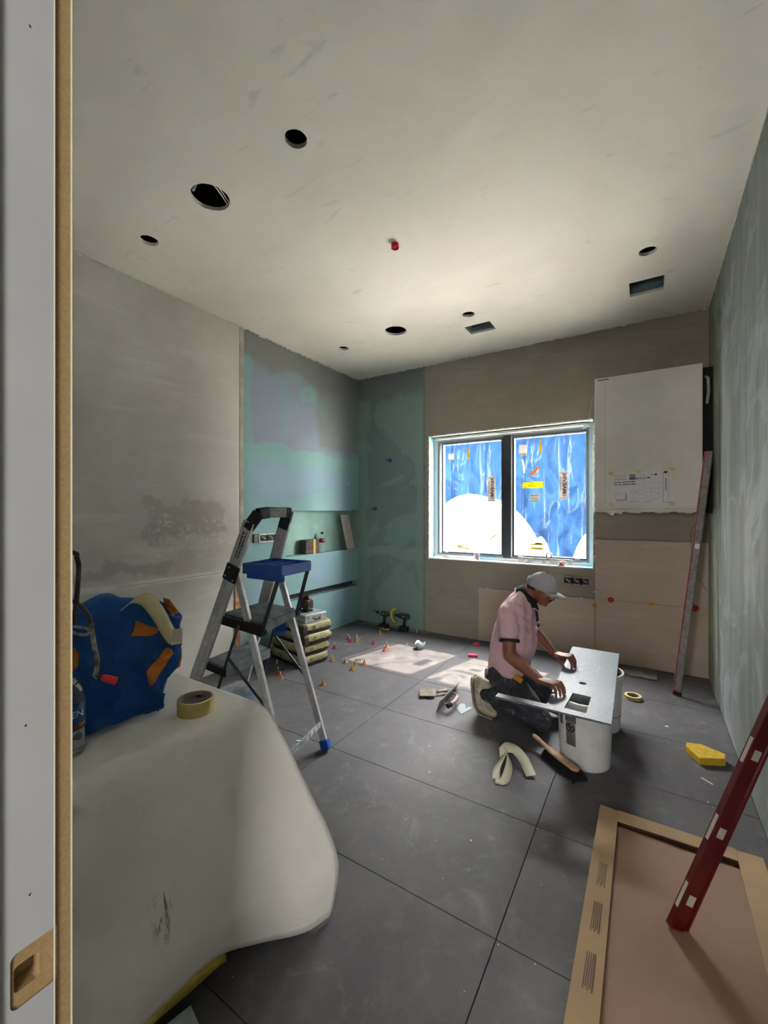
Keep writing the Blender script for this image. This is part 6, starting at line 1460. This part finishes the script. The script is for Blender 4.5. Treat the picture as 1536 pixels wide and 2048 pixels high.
MB().tube([(-2.77, 4.265, 0.024), (-2.70, 4.26, 0.022), (-2.63, 4.255, 0.020)], [0.012, 0.018, 0.014], 10).build('body', mat('lime_tool', (120, 128, 44), 0.5, var=0.2), t, smooth=True)
MB().tube([(-2.655, 4.25, 0.030), (-2.61, 4.25, 0.034)], [0.012, 0.009], 10).build('tip', mat('orange_tip', (186, 118, 70), 0.5), t, smooth=True)
t = thing('timber_strip', (-2.75, 4.45, 0), 'dusty board strip lying along the foot of the back wall', 'board')
MB().hexa([(-3.12, 4.432, 0.001), (-2.20, 4.45, 0.001), (-2.18, 4.51, 0.001), (-3.15, 4.50, 0.001), (-3.12, 4.432, 0.008), (-2.20, 4.45, 0.008), (-2.18, 4.51, 0.008), (-3.15, 4.50, 0.008)]).build('board', mat('dusty_strip', (128, 120, 102), 0.9, var=0.15, vscale=12), t, bevel=0.001)
# folded cloth at the tiled wall
rw = []
for j in range(5):
    rw.append([(-0.20 + 0.26 * i / 24, 4.235 + 0.038 * j + 0.01 * math.sin(i * .6), 0.006 + 0.018 * (1 - abs(j - 2) / 2.2) * (0.6 + 0.5 * math.sin(i * 0.45 + j))) for i in range(25)])
tag(MB().grid(rw).build('folded_film', mat('grey_folded_film', (122, 120, 112), 0.55, var=0.15), smooth=True, thick=0.003), 'crumpled grey film lying at the foot of the tiled wall', 'film')
tag(MB().obox((-1.475, 3.985, 0.012), 0.09, 0.05, 0.022, rz=0.4).build('pink_cloth', mat('red_pink_cloth', (196, 76, 100), 0.8), bevel=0.006), 'small pink and dark scrap on floor behind the kneeling man', 'scrap')
# crumbs and scraps
crumbs = MB()
for i in range(140):
    x = random.uniform(XL + 0.1, XR - 0.05); y = random.uniform(0.8, YB - 0.1)
    if (x > -0.25 and y < 2.3) or (x < -2.5 and 2.7 < y < 3.3) or y > 4.4 or (x < -1.1 and y < 1.25): continue
    s_ = 0.0012 + 0.0028 * random.random() ** 3
    crumbs.obox((x, y, s_ * .5), s_ * 2 * random.uniform(.6, 1.6), s_ * 2, s_, rz=random.random() * 3)
tag(crumbs.build('debris', mat('pale_crumbs', (206, 202, 194), 0.9, var=0.3, vscale=2)), 'scattered pale crumbs and chips over the tile floor', 'debris', kind='stuff')
MB_ = [((-1.845, 1.935), (0.036, 0.012), 0.5, 'white paper shred on floor under the ladder'), ((0.10, 3.37), (0.018, 0.012), 0.2, 'white chip on floor between sponge and buckets'), ((0.26, 2.80), (0.06, 0.006), -0.7, 'white thread on floor in front of the sponge')]
for (x, y), (a, b), rz, lb in MB_:
    tag(MB().obox((x, y, 0.002), a, b, 0.003, rz=rz).build('white_scrap', M_TIP), lb, 'scrap')
